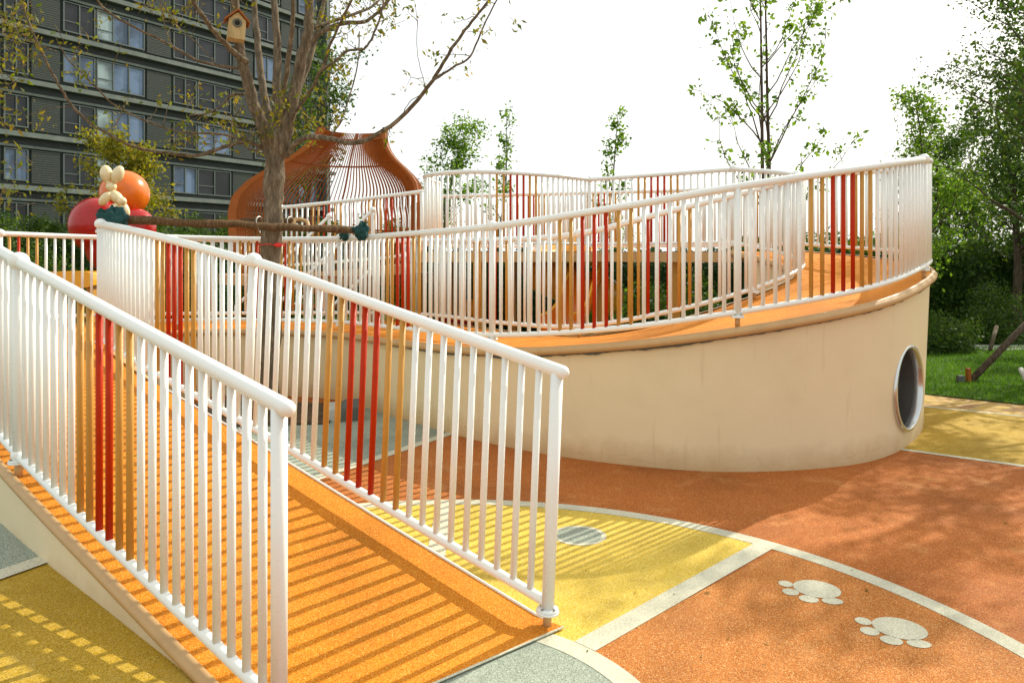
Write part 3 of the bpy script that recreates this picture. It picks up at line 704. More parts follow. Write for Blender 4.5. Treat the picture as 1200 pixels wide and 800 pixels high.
# ================================================================ FOREGROUND TREE
TY = 7.9
def limb(pix, w0, w1, y0=TY, y1=None, n=5):
    """centre line drawn as (px, py) with its own depth run; widths in metres"""
    y1 = y0 if y1 is None else y1; N_ = len(pix); pts = [P(x, y, y0+(y1-y0)*i/(N_-1)) for i, (x, y) in enumerate(pix)]
    c_ = catmull(pts, n); N_ = len(c_)
    rs_ = [(w0+(w1-w0)*(i/(N_-1))**.8)/2 for i in range(N_)]
    for i in range(1, N_-1):
        c_[i] = c_[i]+Vector(rng.normal(0, .05*rs_[i]+.002, 3))
    return c_, rs_
def leaves(name, mat, pts, size, per=6, spread=.12, parent=None, droop=0, aspect=.5, jit=.35):
    pts = np.array([tuple(p) for p in pts]); n = len(pts)*per
    c_ = np.repeat(pts, per, 0)+rng.normal(0, spread, (n, 3))
    d = rng.normal(0, 1, (n, 3)); d[:, 2] -= droop; d /= np.linalg.norm(d, axis=1)[:, None]
    r_ = rng.normal(0, 1, (n, 3)); s_ = np.cross(d, r_); s_ /= np.linalg.norm(s_, axis=1)[:, None]
    nn_ = np.cross(d, s_)
    L_ = size*(1+rng.normal(0, jit, n)).clip(.45, 1.9)[:, None]
    v0 = c_; v1 = c_+d*L_*.45+s_*L_*aspect*.5+nn_*L_*.06; v2 = c_+d*L_; v3 = c_+d*L_*.45-s_*L_*aspect*.5+nn_*L_*.06
    V = np.stack([v0, v1, v2, v3], 1).reshape(-1, 3)
    if parent is not None:
        V = V-np.array(tuple(world(parent).translation))
    me = bpy.data.meshes.new(name); me.vertices.add(len(V)); me.vertices.foreach_set('co', V.astype(np.float32).ravel())
    me.loops.add(n*4); me.loops.foreach_set('vertex_index', np.arange(n*4, dtype=np.int32))
    me.polygons.add(n); me.polygons.foreach_set('loop_start', np.arange(0, n*4, 4, dtype=np.int32))
    me.update(calc_edges=True); me.materials.append(mat)
    o = bpy.data.objects.new(name, me); COL.objects.link(o)
    if parent is not None: o.parent = parent
    return o
t1 = thing('tree', 'grey-barked tree with forking trunk and sparse golden leaves in front of the onion cage', 'tree', (-2.45, 7.9, 0))
base = P(313, 482, TY)
trunk, trs = limb([(314,492),(316,440),(318,380),(317,320),(320,260),(321,215),(323,180),(325,160)], .27, .27, TY, TY)
trs = [ .140 if i < 2 else (.098+.008*math.sin(i*.8)+(.006*max(0,(i-26)/10))) for i in range(len(trs))]
MB().tube(trunk, trs, 22).build('trunk', M['bark'], t1)
k_ = TY/900
LM = [ # pixel polyline, start width px, end width px, depth drift
 ([(318,178),(307,145),(294,110),(282,62),(276,10),(268,-60),(250,-150)], 21, 7, -.5, 'limb'),
 ([(321,175),(315,140),(308,100),(302,50),(298,0),(300,-80)], 14, 6, .6, 'limb'),
 ([(326,170),(324,110),(325,60),(321,0),(318,-80),(310,-170)], 14, 6, .2, 'limb'),
 ([(328,178),(338,140),(350,85),(361,35),(363,0),(372,-90),(380,-180)], 21, 7, -.2, 'limb'),
 ([(332,160),(347,115),(363,70),(375,25),(380,0),(395,-80)], 10, 5, .8, 'limb'),
 ([(325,165),(331,120),(337,75),(343,30),(344,-20),(350,-100)], 9, 4, -.7, 'limb'),
 ([(336,182),(347,168),(362,161),(385,162),(412,168),(438,160),(470,138),(500,104),(516,80),(533,52),(553,25),(573,0),(590,-30)], 9, 2.5, -.9, 'limb'),
 ([(507,95),(530,80),(551,66),(566,32),(580,5),(592,-20)], 3.4, 1.5, 0, 'twig'),
 ([(334,170),(345,133),(362,110),(377,80),(388,50),(400,25),(412,0),(425,-40)], 5, 2.5, -1.1, 'twig'),
 ([(378,82),(392,72),(407,60),(424,58),(433,50),(442,30),(448,10),(450,-20)], 4, 2, 0, 'twig'),
 ([(421,38),(420,70),(412,105),(402,135),(390,158)], 1.7, 1.6, 0, 'twig'),
 ([(360,50),(380,36),(405,27),(427,26),(443,14),(460,-5),(480,-40)], 8, 3, .5, 'limb'),
 ([(364,33),(390,25),(420,15),(436,8),(452,-8)], 6, 3, .9, 'limb'),
 ([(316,175),(300,170),(287,166),(262,172),(233,182),(200,180),(167,175),(145,167),(127,157),(105,143),(87,127),(75,110),(62,88),(50,63),(35,30),(20,-10)], 6, 2.2, -1.2, 'limb'),
 ([(287,164),(255,157),(213,155),(185,147),(160,137),(135,124),(110,100),(80,70),(66,45)], 3.8, 1.5, -.6, 'twig'),
 ([(278,80),(250,76),(225,68),(200,53),(170,38),(140,23),(120,8),(105,-10)], 4, 2.2, -.9, 'twig'),
 ([(288,72),(270,58),(252,38),(240,22),(228,5),(215,-30)], 9, 4, -.6, 'limb'),
 ([(285,110),(270,113),(258,125),(243,133),(222,135)], 4.4, 1.4, -.2, 'twig'),
 ([(312,172),(300,176),(290,174),(287,166)], 3, 3, .1, 'twig'),
 ([(288,165),(276,152),(271,143),(282,128),(286,124)], 2.2, 1.4, 0, 'twig'),
 ([(255,78),(232,52),(205,28),(190,0)], 1.8, 1.2, .1, 'twig'),
 ([(205,60),(196,40),(190,14),(186,-10)], 1.6, 1.2, 0, 'twig'),
 ([(66,60),(40,50),(15,30),(-10,12)], 1.6, 1.2, 0, 'twig'),
 ([(470,138),(480,120),(497,105),(493,82),(489,60),(489,25)], 1.2, .8, .1, 'twig'),
 ([(386,161),(395,150),(402,140)], 2, 2, 0, 'twig'),
]
tips = []
dens = {}
for i, (pix, a_, b_, dd, nm_) in enumerate(LM):
    y0 = TY
    if nm_ == 'twig' and i in (7,): y0 = TY-.75
    if i in (9,10): y0 = TY-.8
    if i in (14,): y0 = TY-.15
    if i in (15,16): y0 = TY-.25
    if i == 23: y0 = TY-.6
    if i == 20: y0 = TY-.5
    if i in (21, 22): y0 = TY-1.0
    c_, r_ = limb(pix, a_*k_*.86, b_*k_*.9, y0, y0+dd)
    MB().tube(c_, r_, 12 if a_ > 6 else 7).build(nm_ if nm_ == 'limb' else 'branch', M['bark'], t1)
    tips += [(p, r) for p, r in zip(c_, r_) if r < .024]
# fine twigs: short random shoots with leaf clumps
mbt = MB(); clumps = []
def grow(p, d, L_, r, lev):
    pts = [p]; steps = 4
    for s in range(steps):
        d = (d+Vector(rng.normal(0, .28, 3))+Vector((0,0,.06))).normalized(); p = p+d*L_/steps; pts.append(p)
        if lev < 1 and rng.random() < .4: grow(p, (d+Vector(rng.normal(0, .8, 3))).normalized(), L_*.55, r*.6, lev+1)
    mbt.tube(pts, [r*(1-.6*i/steps) for i in range(steps+1)], 5)
    clumps.append(pts[-1]); clumps.append(pts[-2]) if rng.random() < .5 else None
for p, r in tips:
    if rng.random() < (.12 if p.z < EYE+300/900*TY*1.02 else .3):
        d = Vector(rng.normal(0, 1, 3)); d.z = abs(d.z)*.6-.1; grow(p, d.normalized(), rng.uniform(.12, .42), .0045, 0)
# canopy above the frame
upper = MB()
for p, r in [(P(250,-150,TY-.4), .03), (P(300,-80,TY+.5), .025), (P(310,-170,TY+.2), .03), (P(380,-180,TY-.2), .03), (P(395,-80,TY+.8), .022), (P(350,-100,TY-.6), .02), (P(215,-30,TY-.8), .02), (P(480,-40,TY+.5), .015)]:
    for s in range(6):
        d = Vector((rng.normal(0, .8), rng.normal(0, .8), .7)).normalized(); q_ = p
        pts = [q_]
        for t_ in range(6):
            d = (d+Vector(rng.normal(0, .25, 3))).normalized(); q_ = q_+d*.26; pts.append(q_)
            if rng.random() < .8: clumps.append(q_+Vector(rng.normal(0, .1, 3)))
        upper.tube(pts, [r*.5*(1-.13*i) for i in range(7)], 6)
ub_ = upper.build('twigs', M['bark'], t1)
ub_['kind'] = 'stuff'
mbt.build('twigs', M['bark'], t1)['kind'] = 'stuff'
leaves('foliage', M['leaf_sparse'], clumps, .052, 6, .045, t1, droop=.7, aspect=.42)
# denser leaf sprays: upper left corner and left edge
spr = []
for (x0,y0,x1,y1,n_,dy) in ((0,0,45,70,28,-1.0),(45,40,140,100,5,-.9),(0,60,25,165,12,-1.4),(0,165,40,245,8,-1.2),(150,0,215,12,4,-.6),(225,100,300,150,12,.2),(205,130,300,175,9,0),(335,100,385,170,16,.3),(315,90,345,135,7,-.4),(215,0,300,35,8,-.3),(380,0,470,30,12,.3),(540,15,610,40,4,-.9),(360,0,400,20,5,0)):
    for _ in range(n_): spr.append(P(rng.uniform(x0,x1), rng.uniform(y0,y1), TY+dy+rng.normal(0,.2)))
sp2 = MB()
for p in spr:
    d = Vector(rng.normal(0, 1, 3)).normalized(); sp2.tube([p-d*.12, p+d*.02, p+d*.1], [.003,.0025,.0015], 4)
sp2.build('twigs', M['bark'], t1)['kind'] = 'stuff'
leaves('foliage', M['leaf_sparse'], spr, .055, 8, .055, t1, droop=.7, aspect=.42)

# bird house
bh = thing('bird_house', 'small cream bird house with a red-brown gable roof fixed in the tree', 'bird house', P(277,46,7.35))
yb_ = 7.33; c_ = P(277, 35, yb_); rz_ = Matrix.Rotation(math.radians(24), 3, 'Z'); tl = Matrix.Rotation(math.radians(4), 3, 'Y'); R_ = rz_@tl
def hb(*p): return c_+R_@Vector(p)
W_, D_, H_ = .078, .075, .104
mb = MB(); vs = [hb(-W_,-D_,-H_), hb(W_,-D_,-H_), hb(W_,-D_,H_*.7), hb(0,-D_,H_*1.45), hb(-W_,-D_,H_*.7)]+[hb(-W_,D_,-H_), hb(W_,D_,-H_), hb(W_,D_,H_*.7), hb(0,D_,H_*1.45), hb(-W_,D_,H_*.7)]
mb.add(vs, [(0,1,2,3,4),(9,8,7,6,5)]+[(k,5+k,5+(k+1)%5,(k+1)%5) for k in range(5)], False); mb.build('box', M['wood'], bh)
mb = MB(); up_ = Vector((0,0,1))
for sg in (-1, 1):
    a_ = hb(0,0,H_*1.52); b_ = hb(sg*W_*1.45,0,H_*.45); m_ = (a_+b_)/2; ax_ = (b_-a_)/2; n_v = R_@Vector((0,1,0)); zz = ax_.cross(n_v).normalized()*.007
    mb.obox(m_+Vector((0,0,.012)), ax_, n_v*(D_*1.35), zz)
mb.build('roof', M['corten'], bh)
mb = MB(); vs = [hb(.024*math.cos(2*PI*k/20), -D_-.003, H_*.42+.024*math.sin(2*PI*k/20)) for k in range(20)]; mb.add(vs, [tuple(range(20))], False); mb.build('entrance_hole', M['black'], bh)
mb = MB(); mb.tube([hb(.036*math.cos(2*PI*k/20), -D_-.004, H_*.42+.036*math.sin(2*PI*k/20)) for k in range(21)], .008, 6); mb.build('hole_rim', M['frame'], bh)

# log brace, ties
lg = MB(); a_ = P(146,258,6.95); b_ = P(428,270,8.25)
pts = [a_.lerp(b_, k/14)+Vector((0,0,rng.normal(0,.006))) for k in range(15)]
o = lg.tube(pts, [.038+.004*math.sin(k*1.7) for k in range(15)], 14, cap='flat').build('brace_log', M['log']); tag(o, 'long horizontal brown log tied across the tree trunk', 'log', 'brace logs')
lg = MB(); pts = [P(283,259,8.22), P(330,259,8.24), P(352,258,8.3)]
o = lg.tube(pts, .032, 12, cap='flat').build('brace_log', M['log']); tag(o, 'short log stub behind the tree trunk', 'log', 'brace logs')
for (x, Y) in ((304, 7.66), (340, 7.85)):
    mb = MB(); c_ = P(x, 265, Y); pts = [c_+Vector((.012*math.sin(a*2), .075*math.cos(a), .085*math.sin(a)+.01)) for a in [2*PI*k/24 for k in range(25)]]
    o = mb.tube(pts, .006, 6).build('wire_tie', M['bolt']); tag(o, 'grey wire loop round the log, '+('left' if x < 320 else 'right')+' of the trunk', 'wire', 'wire ties on the log')
o = MB().tube([P(343,266,7.9), P(345,258,7.95), P(352,257,8.0), P(360,260,8.0), P(362,268,7.95)], .022, 10).build('tie_bracket', M['tan_metal'])
tag(o, 'pale rounded bracket behind the log beside the trunk', 'bracket')
def cloth(px, py, Y, r, label, seed, kx=1., kz=1.):
    rs = random.Random(seed); c_ = P(px, py, Y); mb = MB(); n, m = 28, 16; vs = []; fs = []
    ph = [rs.uniform(0, 6) for _ in range(6)]
    for i in range(m+1):
        th = PI*i/m
        for k in range(n):
            a = 2*PI*k/n
            rr = r*(1+.16*math.sin(3*a+ph[0]+2*th)+.12*math.sin(5*a+ph[1]-3*th)+.10*math.sin(7*th+ph[2]+2*a)+.07*math.sin(11*a+ph[3]+5*th))
            vs.append(c_+Vector((rr*kx*math.sin(th)*math.cos(a), rr*.8*math.sin(th)*math.sin(a), rr*kz*math.cos(th))))
    for i in range(m):
        for k in range(n): fs.append((i*n+k, (i+1)*n+k, (i+1)*n+(k+1)%n, i*n+(k+1)%n))
    mb.add(vs, fs)
    # loose tails
    for s in range(3):
        d = Vector((rs.uniform(-1,1), rs.uniform(-.6,.2), rs.uniform(-.3,1) if s else -.9)).normalized(); q0 = c_+d*r*.7; sd_ = d.cross(Vector((0,1,0))).normalized()*r*.3
        q1 = c_+d*r*1.45; mb.add([q0-sd_, q0+sd_, q1+sd_*.6+Vector((0,-.02,0)), q1-sd_*.8], [(0,1,2,3)], True)
    o = mb.build('cloth_tie', M['cloth']); tag(o, label, 'cloth', 'green cloth ties'); return o
cloth(133, 258, 6.83, .10, 'crumpled dark green cloth tying the log to the railing end at the left', 1, 1.25, 1.0)
cloth(424, 271, 8.15, .075, 'dark green cloth wrapped round the right end of the log', 2, .9, 1.1)
cloth(404, 275, 8.45, .052, 'small dark green cloth hanging on the rail left of the log end', 3, .9, 1.1)
mb = MB(); pts = [P(318,287,TY)+Vector((.125*math.cos(a), .125*math.sin(a), .006*math.sin(3*a))) for a in [2*PI*k/30 for k in range(31)]]
mb.tube(pts, .005, 6); mb.ball(P(326,287,TY-.10), .045, .02, .022); o = mb.build('red_tape', M['red_tape']); tag(o, 'thin red tape tied round the tree trunk', 'tape')
# stones at the tree pit
for i, (px, py, s_, m_, lb) in enumerate(((393,492,.10,'stone','pale grey stone block by the cream wall near the tree pit'),(411,492,.12,'dark_stone_and_gap_shade','dark stone block leaning by the cream wall near the tree pit'))):
    g_ = G(px, py, .0); rs = random.Random(i); mb = MB(); n, m = 10, 6; vs = []; fs = []
    mb.obox(g_+Vector((0,0,s_*.7)), Vector((s_*.8,.03,0)), Vector((-.02,s_*.55,.03)), Vector((.03*(i*2-1),0,s_*.75)))
    o = mb.build('stone_block', M[m_]); bv = o.modifiers.new('b', 'BEVEL'); bv.width = .015; tag(o, lb, 'stone', 'stones by the tree pit')

# ================================================================ BUILDING
Bo = Vector((-28.7, 43.0, 0)); Bd = Vector((.5215, .853, 0)).normalized(); Bn = Vector((Bd.y, -Bd.x, 0))  # Bn faces the playground
Lb = 25.6
bd = thing('apartment_building', 'dark grey apartment block with louvred panels and pale ledges behind the trees', 'building', Bo)
FH = 3.05; NF = 10; zoff = -1.45
def bp(u_, n_, z): p = Bo+Bd*u_+Bn*n_; p.z = z; return p
def bbox(mb, u0, u1, n0, n1, z0, z1):
    vs = [bp(u0,n1,z0), bp(u1,n1,z0), bp(u1,n0,z0), bp(u0,n0,z0), bp(u0,n1,z1), bp(u1,n1,z1), bp(u1,n0,z1), bp(u0,n0,z1)]
    mb.add(vs, [(0,3,2,1),(4,5,6,7),(0,1,5,4),(1,2,6,5),(2,3,7,6),(3,0,4,7)], False)
mb = MB(); bbox(mb, -16, Lb, -14, 0, -.5, FH*NF+3); mb.build('wall', M['cladding'], bd)
mb = MB(); bbox(mb, -16.4, Lb+.35, -14.4, .35, FH*NF+3, FH*NF+3.4); mb.build('roof', M['ledge'], bd)
wtypes = ['glass', 'glass_blue', 'glass', 'glass_pale']
pat = [('l',2.5),('w',1.3),('l',1.8),('w',1.95),('b',3.2),('l',1.95),('w',1.8),('w',2.8),('l',2.0),('w',2.4),('l',1.8),('w',1.9)]
for f in range(NF+1):
    z0 = zoff+f*FH
    if z0+1.0 > FH*NF+3: break
    mb = MB(); bbox(mb, -16, Lb+.25, -.1, .38, z0+.70, z0+.98); bbox(mb, -16, Lb+.12, -.1, .16, z0+.10, z0+.24); mb.build('ledge', M['ledge'], bd)
    u_ = -2.4; k = 0
    while u_ < Lb-2.0:
        ty, wd = pat[k % len(pat)]; k += 1
        if u_ < -3: u_ += wd+.15; continue
        za, zb = z0+1.25, z0+FH+.02
        if ty == 'l':
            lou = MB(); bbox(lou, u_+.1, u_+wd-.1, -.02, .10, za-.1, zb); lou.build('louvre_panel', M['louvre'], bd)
        else:
            if u_ > -3:
                fr = MB(); fw = .07
                bbox(fr, u_, u_+wd, .0, .13, za, za+fw); bbox(fr, u_, u_+wd, .0, .13, zb-fw, zb)
                nmu = 3 if ty == 'b' else 2
                for q_ in range(nmu+1):
                    x_ = u_+(wd-fw)*q_/nmu; bbox(fr, x_, x_+fw, .002, .132, za+fw, zb-fw)
                bbox(fr, u_+fw, u_+wd*.98/nmu, .003, .11, za+.62, za+.67)
                wn = fr.build('window', M['frame'], bd)
                g_ = 'glass'
                if ty == 'b' or (ty == 'w' and (f*7+k*3) % 5 == 0): g_ = 'glass_blue'
                pn_ = MB(); bbox(pn_, u_+.03, u_+wd-.03, .012, .05, za+.03, zb-.03); pn_.build('pane', M[g_], wn)
                if ty == 'b':
                    pn_ = MB(); bbox(pn_, u_+.08, u_+wd/3, .052, .062, za+.08, zb-.08); pn_.build('curtain', M['glass_pale'], wn)
        u_ += wd+.08
dp = MB(); bbox(dp, Lb-.9, Lb-.6, .02, .5, 0, FH*NF+3); dp.build('corner_pier', M['frame'], bd)

# ================================================================ VEGETATION
def bush(name, label, cat, c_, rx, ry, rz, n, size, mat, group=None, lumps=14, core=True, seed=0, z0=0):
    r_ = np.random.default_rng(seed+11); c_ = Vector(c_); T = thing(name, label, cat, c_, group)
    cen = r_.normal(0, 1, (lumps, 3)); cen /= np.linalg.norm(cen, axis=1)[:, None]; cen[:, 2] = np.abs(cen[:, 2])*.8
    cen *= r_.uniform(.45, .8, (lumps, 1)); pts = []
    for i in range(n):
        k = r_.integers(lumps); d = r_.normal(0, 1, 3); d /= np.linalg.norm(d); rr = .38*r_.uniform(.55, 1.08)
        q_ = cen[k]+d*rr; q_[2] = abs(q_[2]); pts.append((c_.x+q_[0]*rx, c_.y+q_[1]*ry, c_.z+q_[2]*rz))
    stems = MB()
    for k in range(lumps):
        e_ = Vector((c_.x+cen[k][0]*rx, c_.y+cen[k][1]*ry, c_.z+cen[k][2]*rz)); stems.tube([Vector((c_.x+cen[k][0]*rx*.2, c_.y+cen[k][1]*ry*.2, c_.z)), c_.lerp(e_, .6)+Vector((0,0,rz*.1)), e_], [.02,.012,.006], 5)
    stems.build('stem', M['bark_dark'], T)
    leaves('foliage', mat, pts, size, 3, size*.8, T, aspect=.55)
    return T
def hedge(label, pts, h, wd, n, size, mat, seed=0, group='clipped hedges', name='hedge', cat='hedge'):
    r_ = np.random.default_rng(seed+5); pts = [Vector(p) for p in pts]; T = thing(name, label, cat, pts[0], group)
    path = resample(pts, 60); P_ = []
    for i in range(n):
        s = r_.uniform(0, 59.99); j = int(s); p = path[j].lerp(path[j+1], s-j); t_ = (path[j+1]-path[j]).normalized(); n_v = Vector((-t_.y, t_.x, 0))
        hh = h*(1+.10*math.sin(s*1.3+seed)+.07*math.sin(s*3.1)); f = r_.random()
        if f < .6: z = hh*r_.uniform(.02, 1); o_ = -1 if (r_.random() < .75) else 1; off_ = o_*wd*(.5+r_.normal(0, .06))
        else: z = hh+r_.normal(0, .05); off_ = r_.uniform(-.5, .5)*wd
        q_ = p+n_v*off_; P_.append((q_.x, q_.y, z))
    leaves('foliage', mat, P_, size, 2, size*.7, T, aspect=.6)
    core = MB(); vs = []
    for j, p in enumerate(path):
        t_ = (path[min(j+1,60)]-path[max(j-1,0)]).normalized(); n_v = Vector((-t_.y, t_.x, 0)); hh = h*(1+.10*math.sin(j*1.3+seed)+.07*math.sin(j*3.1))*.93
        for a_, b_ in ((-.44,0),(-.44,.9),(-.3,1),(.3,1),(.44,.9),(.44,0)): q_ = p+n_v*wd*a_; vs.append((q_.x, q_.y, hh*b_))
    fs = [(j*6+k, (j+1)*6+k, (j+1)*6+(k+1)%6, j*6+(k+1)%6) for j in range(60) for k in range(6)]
    core.add(vs, fs); core.build('dark_core', M['leaf_dark'], T); return T  # solid dark filler added inside the leaf shell, no real branches
# hedges behind the structure
hedge('long dark hedge seen through the railings under the raised deck', [(-1.8,16.2,0),(2,16.4,0),(6.5,16.0,0)], 1.50, 1.0, 26000, .06, M['leaf_dark'], 1)
hedge('dark hedge at the foot of the apartment building on the left', [(-13.5,19,0),(-8,20.5,0),(-3,22,0)], 2.2, 1.6, 20000, .085, M['leaf_green'], 2)
bush('bush', 'bright yellow-green bush behind the right column of the deck', 'bush', (1.75,14.9,0), .65, .5, 1.25, 1500, .05, M['leaf_fresh'], 'bushes behind the playground', seed=3)
bush('bush', 'green bush rising behind the rails near the deck ball joint', 'bush', (2.6,20,0), 1.0, .8, 2.9, 1500, .07, M['leaf_yellow'], 'bushes behind the playground', seed=4)
bush('bush', 'dark green bush beside the far end of the inner ramp wall', 'bush', (2.9,13.9,0), 1.2, .7, 1.45, 3600, .05, M['leaf_green'], 'bushes behind the playground', seed=5)
for i, (x, y, rx, rz, lb) in enumerate(((-11.9,17.5,1.7,2.9,'leafy green bush at the left picture edge below the building'),(-9.9,16.0,1.1,2.2,'low green bush between the left edge and the heart sculpture'),(-7.6,17.5,1.8,2.9,'green bush between the heart sculpture and the onion cage'),(-5.7,18.5,1.3,2.7,'darker bush just left of the onion cage'))):
    bush('bush', lb, 'bush', (x,y,0), rx, 1.0, rz, 4200, .065, M['leaf_green'], 'bushes in front of the building', lumps=18, seed=20+i)
# branching trees
def gtree(label, base, H, spread, nl, leafn, size, mat, seed, tr=.09, up=.9, lean=(0,0), fork=1, group='trees behind the playground', barkm='bark_dark', lo=.2, cat='tree', clump=.09, name='tree', shoot=.35):
    r_ = np.random.default_rng(seed); base = Vector(base); T = thing(name, label, cat, base, group)
    br = MB(); ends = []; tk = MB()
    for f in range(fork):
        o_ = Vector((.2, .03, 0))*f; p = base+o_; d = Vector((lean[0], lean[1], 1)).normalized(); ax = [p]; Ns = 14
        for s in range(Ns):
            d = (d+Vector((*r_.normal(0, .035 if fork == 1 else .008, 2), 0))).normalized(); p = p+d*H/Ns; ax.append(p)
        tk.tube(ax, [tr*(1-.85*i/Ns) for i in range(Ns+1)], 12)
        for k in range(nl):
            t_ = lo+(1-lo)*(k+r_.random())/nl; j = min(int(t_*Ns), Ns-1); q0 = ax[j].lerp(ax[j+1], t_*Ns-j); a = r_.uniform(0, 2*PI)
            L_ = spread*(1-.65*t_)*r_.uniform(.7, 1.2); dd = Vector((math.cos(a), math.sin(a), up*r_.uniform(.7, 1.3))).normalized(); q_ = q0; pl = [q_]
            for s in range(7):
                dd = (dd+Vector(r_.normal(0, .14, 3))+Vector((0,0,.04))).normalized(); q_ = q_+dd*L_/7; pl.append(q_)
                if s > 1:
                    for _ in range(2):
                        if r_.random() < .75:
                            d2 = (dd+Vector(r_.normal(0, .8, 3))).normalized(); e_ = q_+d2*shoot*L_*r_.uniform(.3, 1); br.tube([q_, q_.lerp(e_, .5)+Vector(r_.normal(0, .02, 3)), e_], [.007,.005,.003], 4)
                            ends += [tuple(q_.lerp(e_, x)) for x in (.4,.6,.8,1)]
            rr = tr*(1-.8*t_)*.5; br.tube(pl, [max(rr*(1-.12*i), .004) for i in range(8)], 6); ends += [tuple(x) for x in pl[3:]]
        ends += [tuple(x) for x in ax[int(Ns*.7):]]
    tk.build('trunk', M[barkm], T); br.build('branch', M[barkm], T)
    idx = r_.integers(0, len(ends), leafn); leaves('foliage', mat, [ends[i] for i in idx], size, 3, clump, T, aspect=.6)
    return T
gtree('slender twin-stemmed young tree with small fresh leaves rising behind the ramp turn', (4.55,14.0,0), 7.6, 3.3, 14, 1000, .085, M['leaf_fresh'], 101, tr=.05, up=1.7, fork=2, lo=.18, clump=.06, shoot=.13)
gtree('broad-leaved tree reaching in from the right picture edge, nearest of the right-hand trees', (7.1,8.7,0), 5.6, 2.3, 22, 2600, .06, M['leaf_green'], 111, tr=.10, up=.8, lo=.4, clump=.11)
gtree('leafy tree at the right picture edge beside the lawn', (8.2,10.9,0), 6.2, 2.7, 26, 4600, .055, M['leaf_green'], 102, tr=.13, up=.75, lo=.22, clump=.13)
gtree('lower leafy tree behind the right end of the ramp', (7.15,13.6,0), 4.2, 1.25, 18, 1700, .06, M['leaf_fresh'], 103, tr=.06, up=1.0, lo=.2, clump=.10)
gtree('small distant tree just right of the onion cage', (-2.4,26,0), 5.9, 2.0, 22, 1500, .10, M['leaf_fresh'], 104, tr=.07, up=1.2, lo=.3, clump=.14)
gtree('thin distant sapling above the rounded deck bay', (-.55,22,0), 5.6, 1.2, 10, 230, .10, M['leaf_fresh'], 105, tr=.05, up=2.5, lo=.35, clump=.08)
gtree('thin distant sapling above the deck ball joint', (2.35,20.5,0), 5.4, 1.1, 10, 230, .10, M['leaf_fresh'], 106, tr=.05, up=2.5, lo=.35, clump=.08)
gtree('yellow-green leafy tree behind the heart sculpture', (-10.4,20.5,0), 4.3, 2.2, 30, 2700, .09, M['leaf_yellow'], 107, tr=.08, up=.8, lo=.3, clump=.12)
gtree('bushy tree with yellowing leaves between the onion cage and the building', (-6.2,21.5,0), 7.4, 2.6, 26, 1500, .09, M['leaf_green'], 108, tr=.09, up=1.0, lo=.35, clump=.13)
for i, (x, y, h, s_, lb) in enumerate(((11.2,17,4.9,2.0,'dark tree beyond the lawn, behind the leaning support pole'),(13.5,20,6.6,3.2,'tree beyond the lawn at the far right edge'),(12.6,22,4.6,2.4,'low tree beyond the lawn close behind the ramp end'),(12.0,14.5,5.5,2.6,'tree over the shrubs to the right of the lawn'),(15.5,25,5.0,3.0,'distant tree in the gap beyond the lawn'))):
    gtree(lb, (x,y,0), h, s_, 24, 3300, .085, M['leaf_fresh' if i % 2 else 'leaf_green'], 120+i, tr=.11, up=.8, lo=.15, clump=.17, group='trees beyond the lawn')
hedge('dark shrub border along the far side of the lawn', [(5.2,17.8,0),(10,18.5,0),(17,18,0)], 1.75, 1.5, 22000, .085, M['leaf_green'], 6)
bush('shrub', 'low rounded green shrub on the lawn beside the ramp wall', 'shrub', (7.0,13.0,0), .95, .7, .72, 5200, .045, M['leaf_green'], 'shrubs on the lawn', lumps=22, seed=40)
bush('shrub', 'dark conical shrub behind the leaning support pole', 'shrub', (8.9,14.2,0), .75, .6, 1.3, 3000, .045, M['leaf_green'], 'shrubs on the lawn', lumps=20, seed=41)
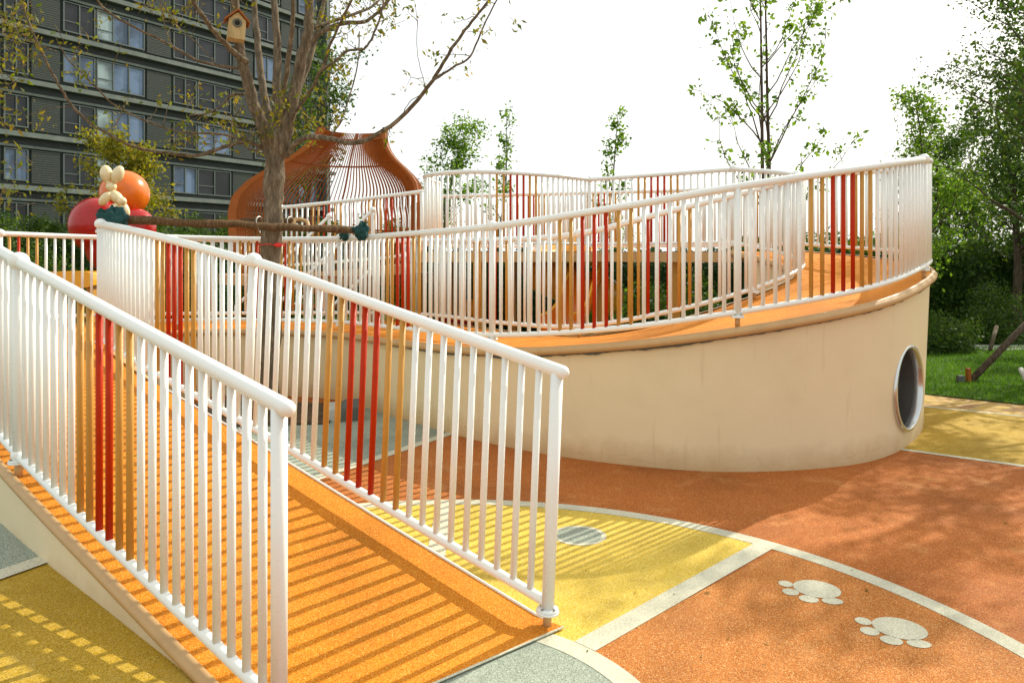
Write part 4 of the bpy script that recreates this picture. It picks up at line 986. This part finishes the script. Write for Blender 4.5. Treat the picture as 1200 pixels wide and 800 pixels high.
# tree support poles
g_ = G(1131, 448, .012)
tp = thing('support_pole', 'brown leaning tree support pole standing on the lawn', 'pole', g_)
MB().tube([g_+Vector((0,0,-.05)), P(1200,382,10.0), P(1262,322,10.4)], [.042,.04,.038], 12, cap='flat').build('pole', M['bark_dark'], tp)
MB().box((g_.x+.02,g_.y-.03,-.02),(g_.x+.06,g_.y+.03,.19)).build('stake', M['corten'], tp)
MB().box((g_.x-.10,g_.y-.03,-.02),(g_.x-.02,g_.y+.03,.10)).build('block', M['dark_stone_and_gap_shade'], tp)
o = MB().tube([P(1196,432,9.3), P(1206,452,9.1)], .03, 10, cap='flat').build('pipe', M['stone']); tag(o, 'short pale pipe end at the right edge of the lawn', 'pipe')
o = MB().tube([P(1168,382,12.8), P(1160,410,12.6)], .03, 10, cap='flat').build('support_pole', M['bark']); tag(o, 'thin pale pole leaning in front of the dark conical shrub', 'pole')
# garden fence far behind the lawn
fc = thing('fence', 'thin dark metal fence beyond the shrubs behind the lawn', 'fence', (8.5,19.6,0))
for k in range(70):
    x = 8.5+k*.13; MB().box((x-.01,19.59,0),(x+.01,19.61,1.7)).build('bar', M['frame'], fc)
for z in (.2, 1.55): MB().box((8.4,19.575,z),(17.7,19.589,z+.03)).build('rail', M['frame'], fc)
# grass blades on the lawn (uncountable)
gp = []
for _ in range(30000):
    y = rng.uniform(8.0, 13.5); x = rng.uniform(y*.5, y*.72+.4)
    s_ = (x-c0.x)*(c1-c0).y-(y-c0.y)*(c1-c0).x
    if s_ < 0: gp.append((x, y, .012))
n = len(gp); gp = np.array(gp); a = rng.uniform(0, 2*PI, n); hh = rng.uniform(.02, .05, n)
dx = np.stack([np.cos(a), np.sin(a), 0*a], 1)*.005; tipv = np.stack([rng.normal(0, .012, n), rng.normal(0, .012, n), hh], 1)
V = np.stack([gp-dx, gp+dx, gp+tipv], 1).reshape(-1, 3)
me = bpy.data.meshes.new('grass'); me.from_pydata(V.tolist(), [], [(3*i, 3*i+1, 3*i+2) for i in range(n)]); me.materials.append(M['grass'])
o = bpy.data.objects.new('grass', me); COL.objects.link(o); o['kind'] = 'stuff'; o['label'] = 'short green grass of the lawn'

# a few fallen leaves and bits on the ground
fp = [G(rng.uniform(660, 1200), rng.uniform(545, 790)) for _ in range(26)]+[G(1197-9*k, 617+rng.uniform(-40,60)) for k in range(3)]
for p in fp: p.z = .006
fl_ = leaves('fallen_leaves', M['leaf_sparse'], fp, .022, 1, .0, None, aspect=.5)
co = np.empty(len(fl_.data.vertices)*3, np.float32); fl_.data.vertices.foreach_get('co', co); co = co.reshape(-1, 3); co[:, 2] = .006+np.abs(co[:, 2]-.006)*.25
fl_.data.vertices.foreach_set('co', co.ravel()); fl_['kind'] = 'stuff'; fl_['label'] = 'tiny dry fallen leaves scattered on the rubber ground'
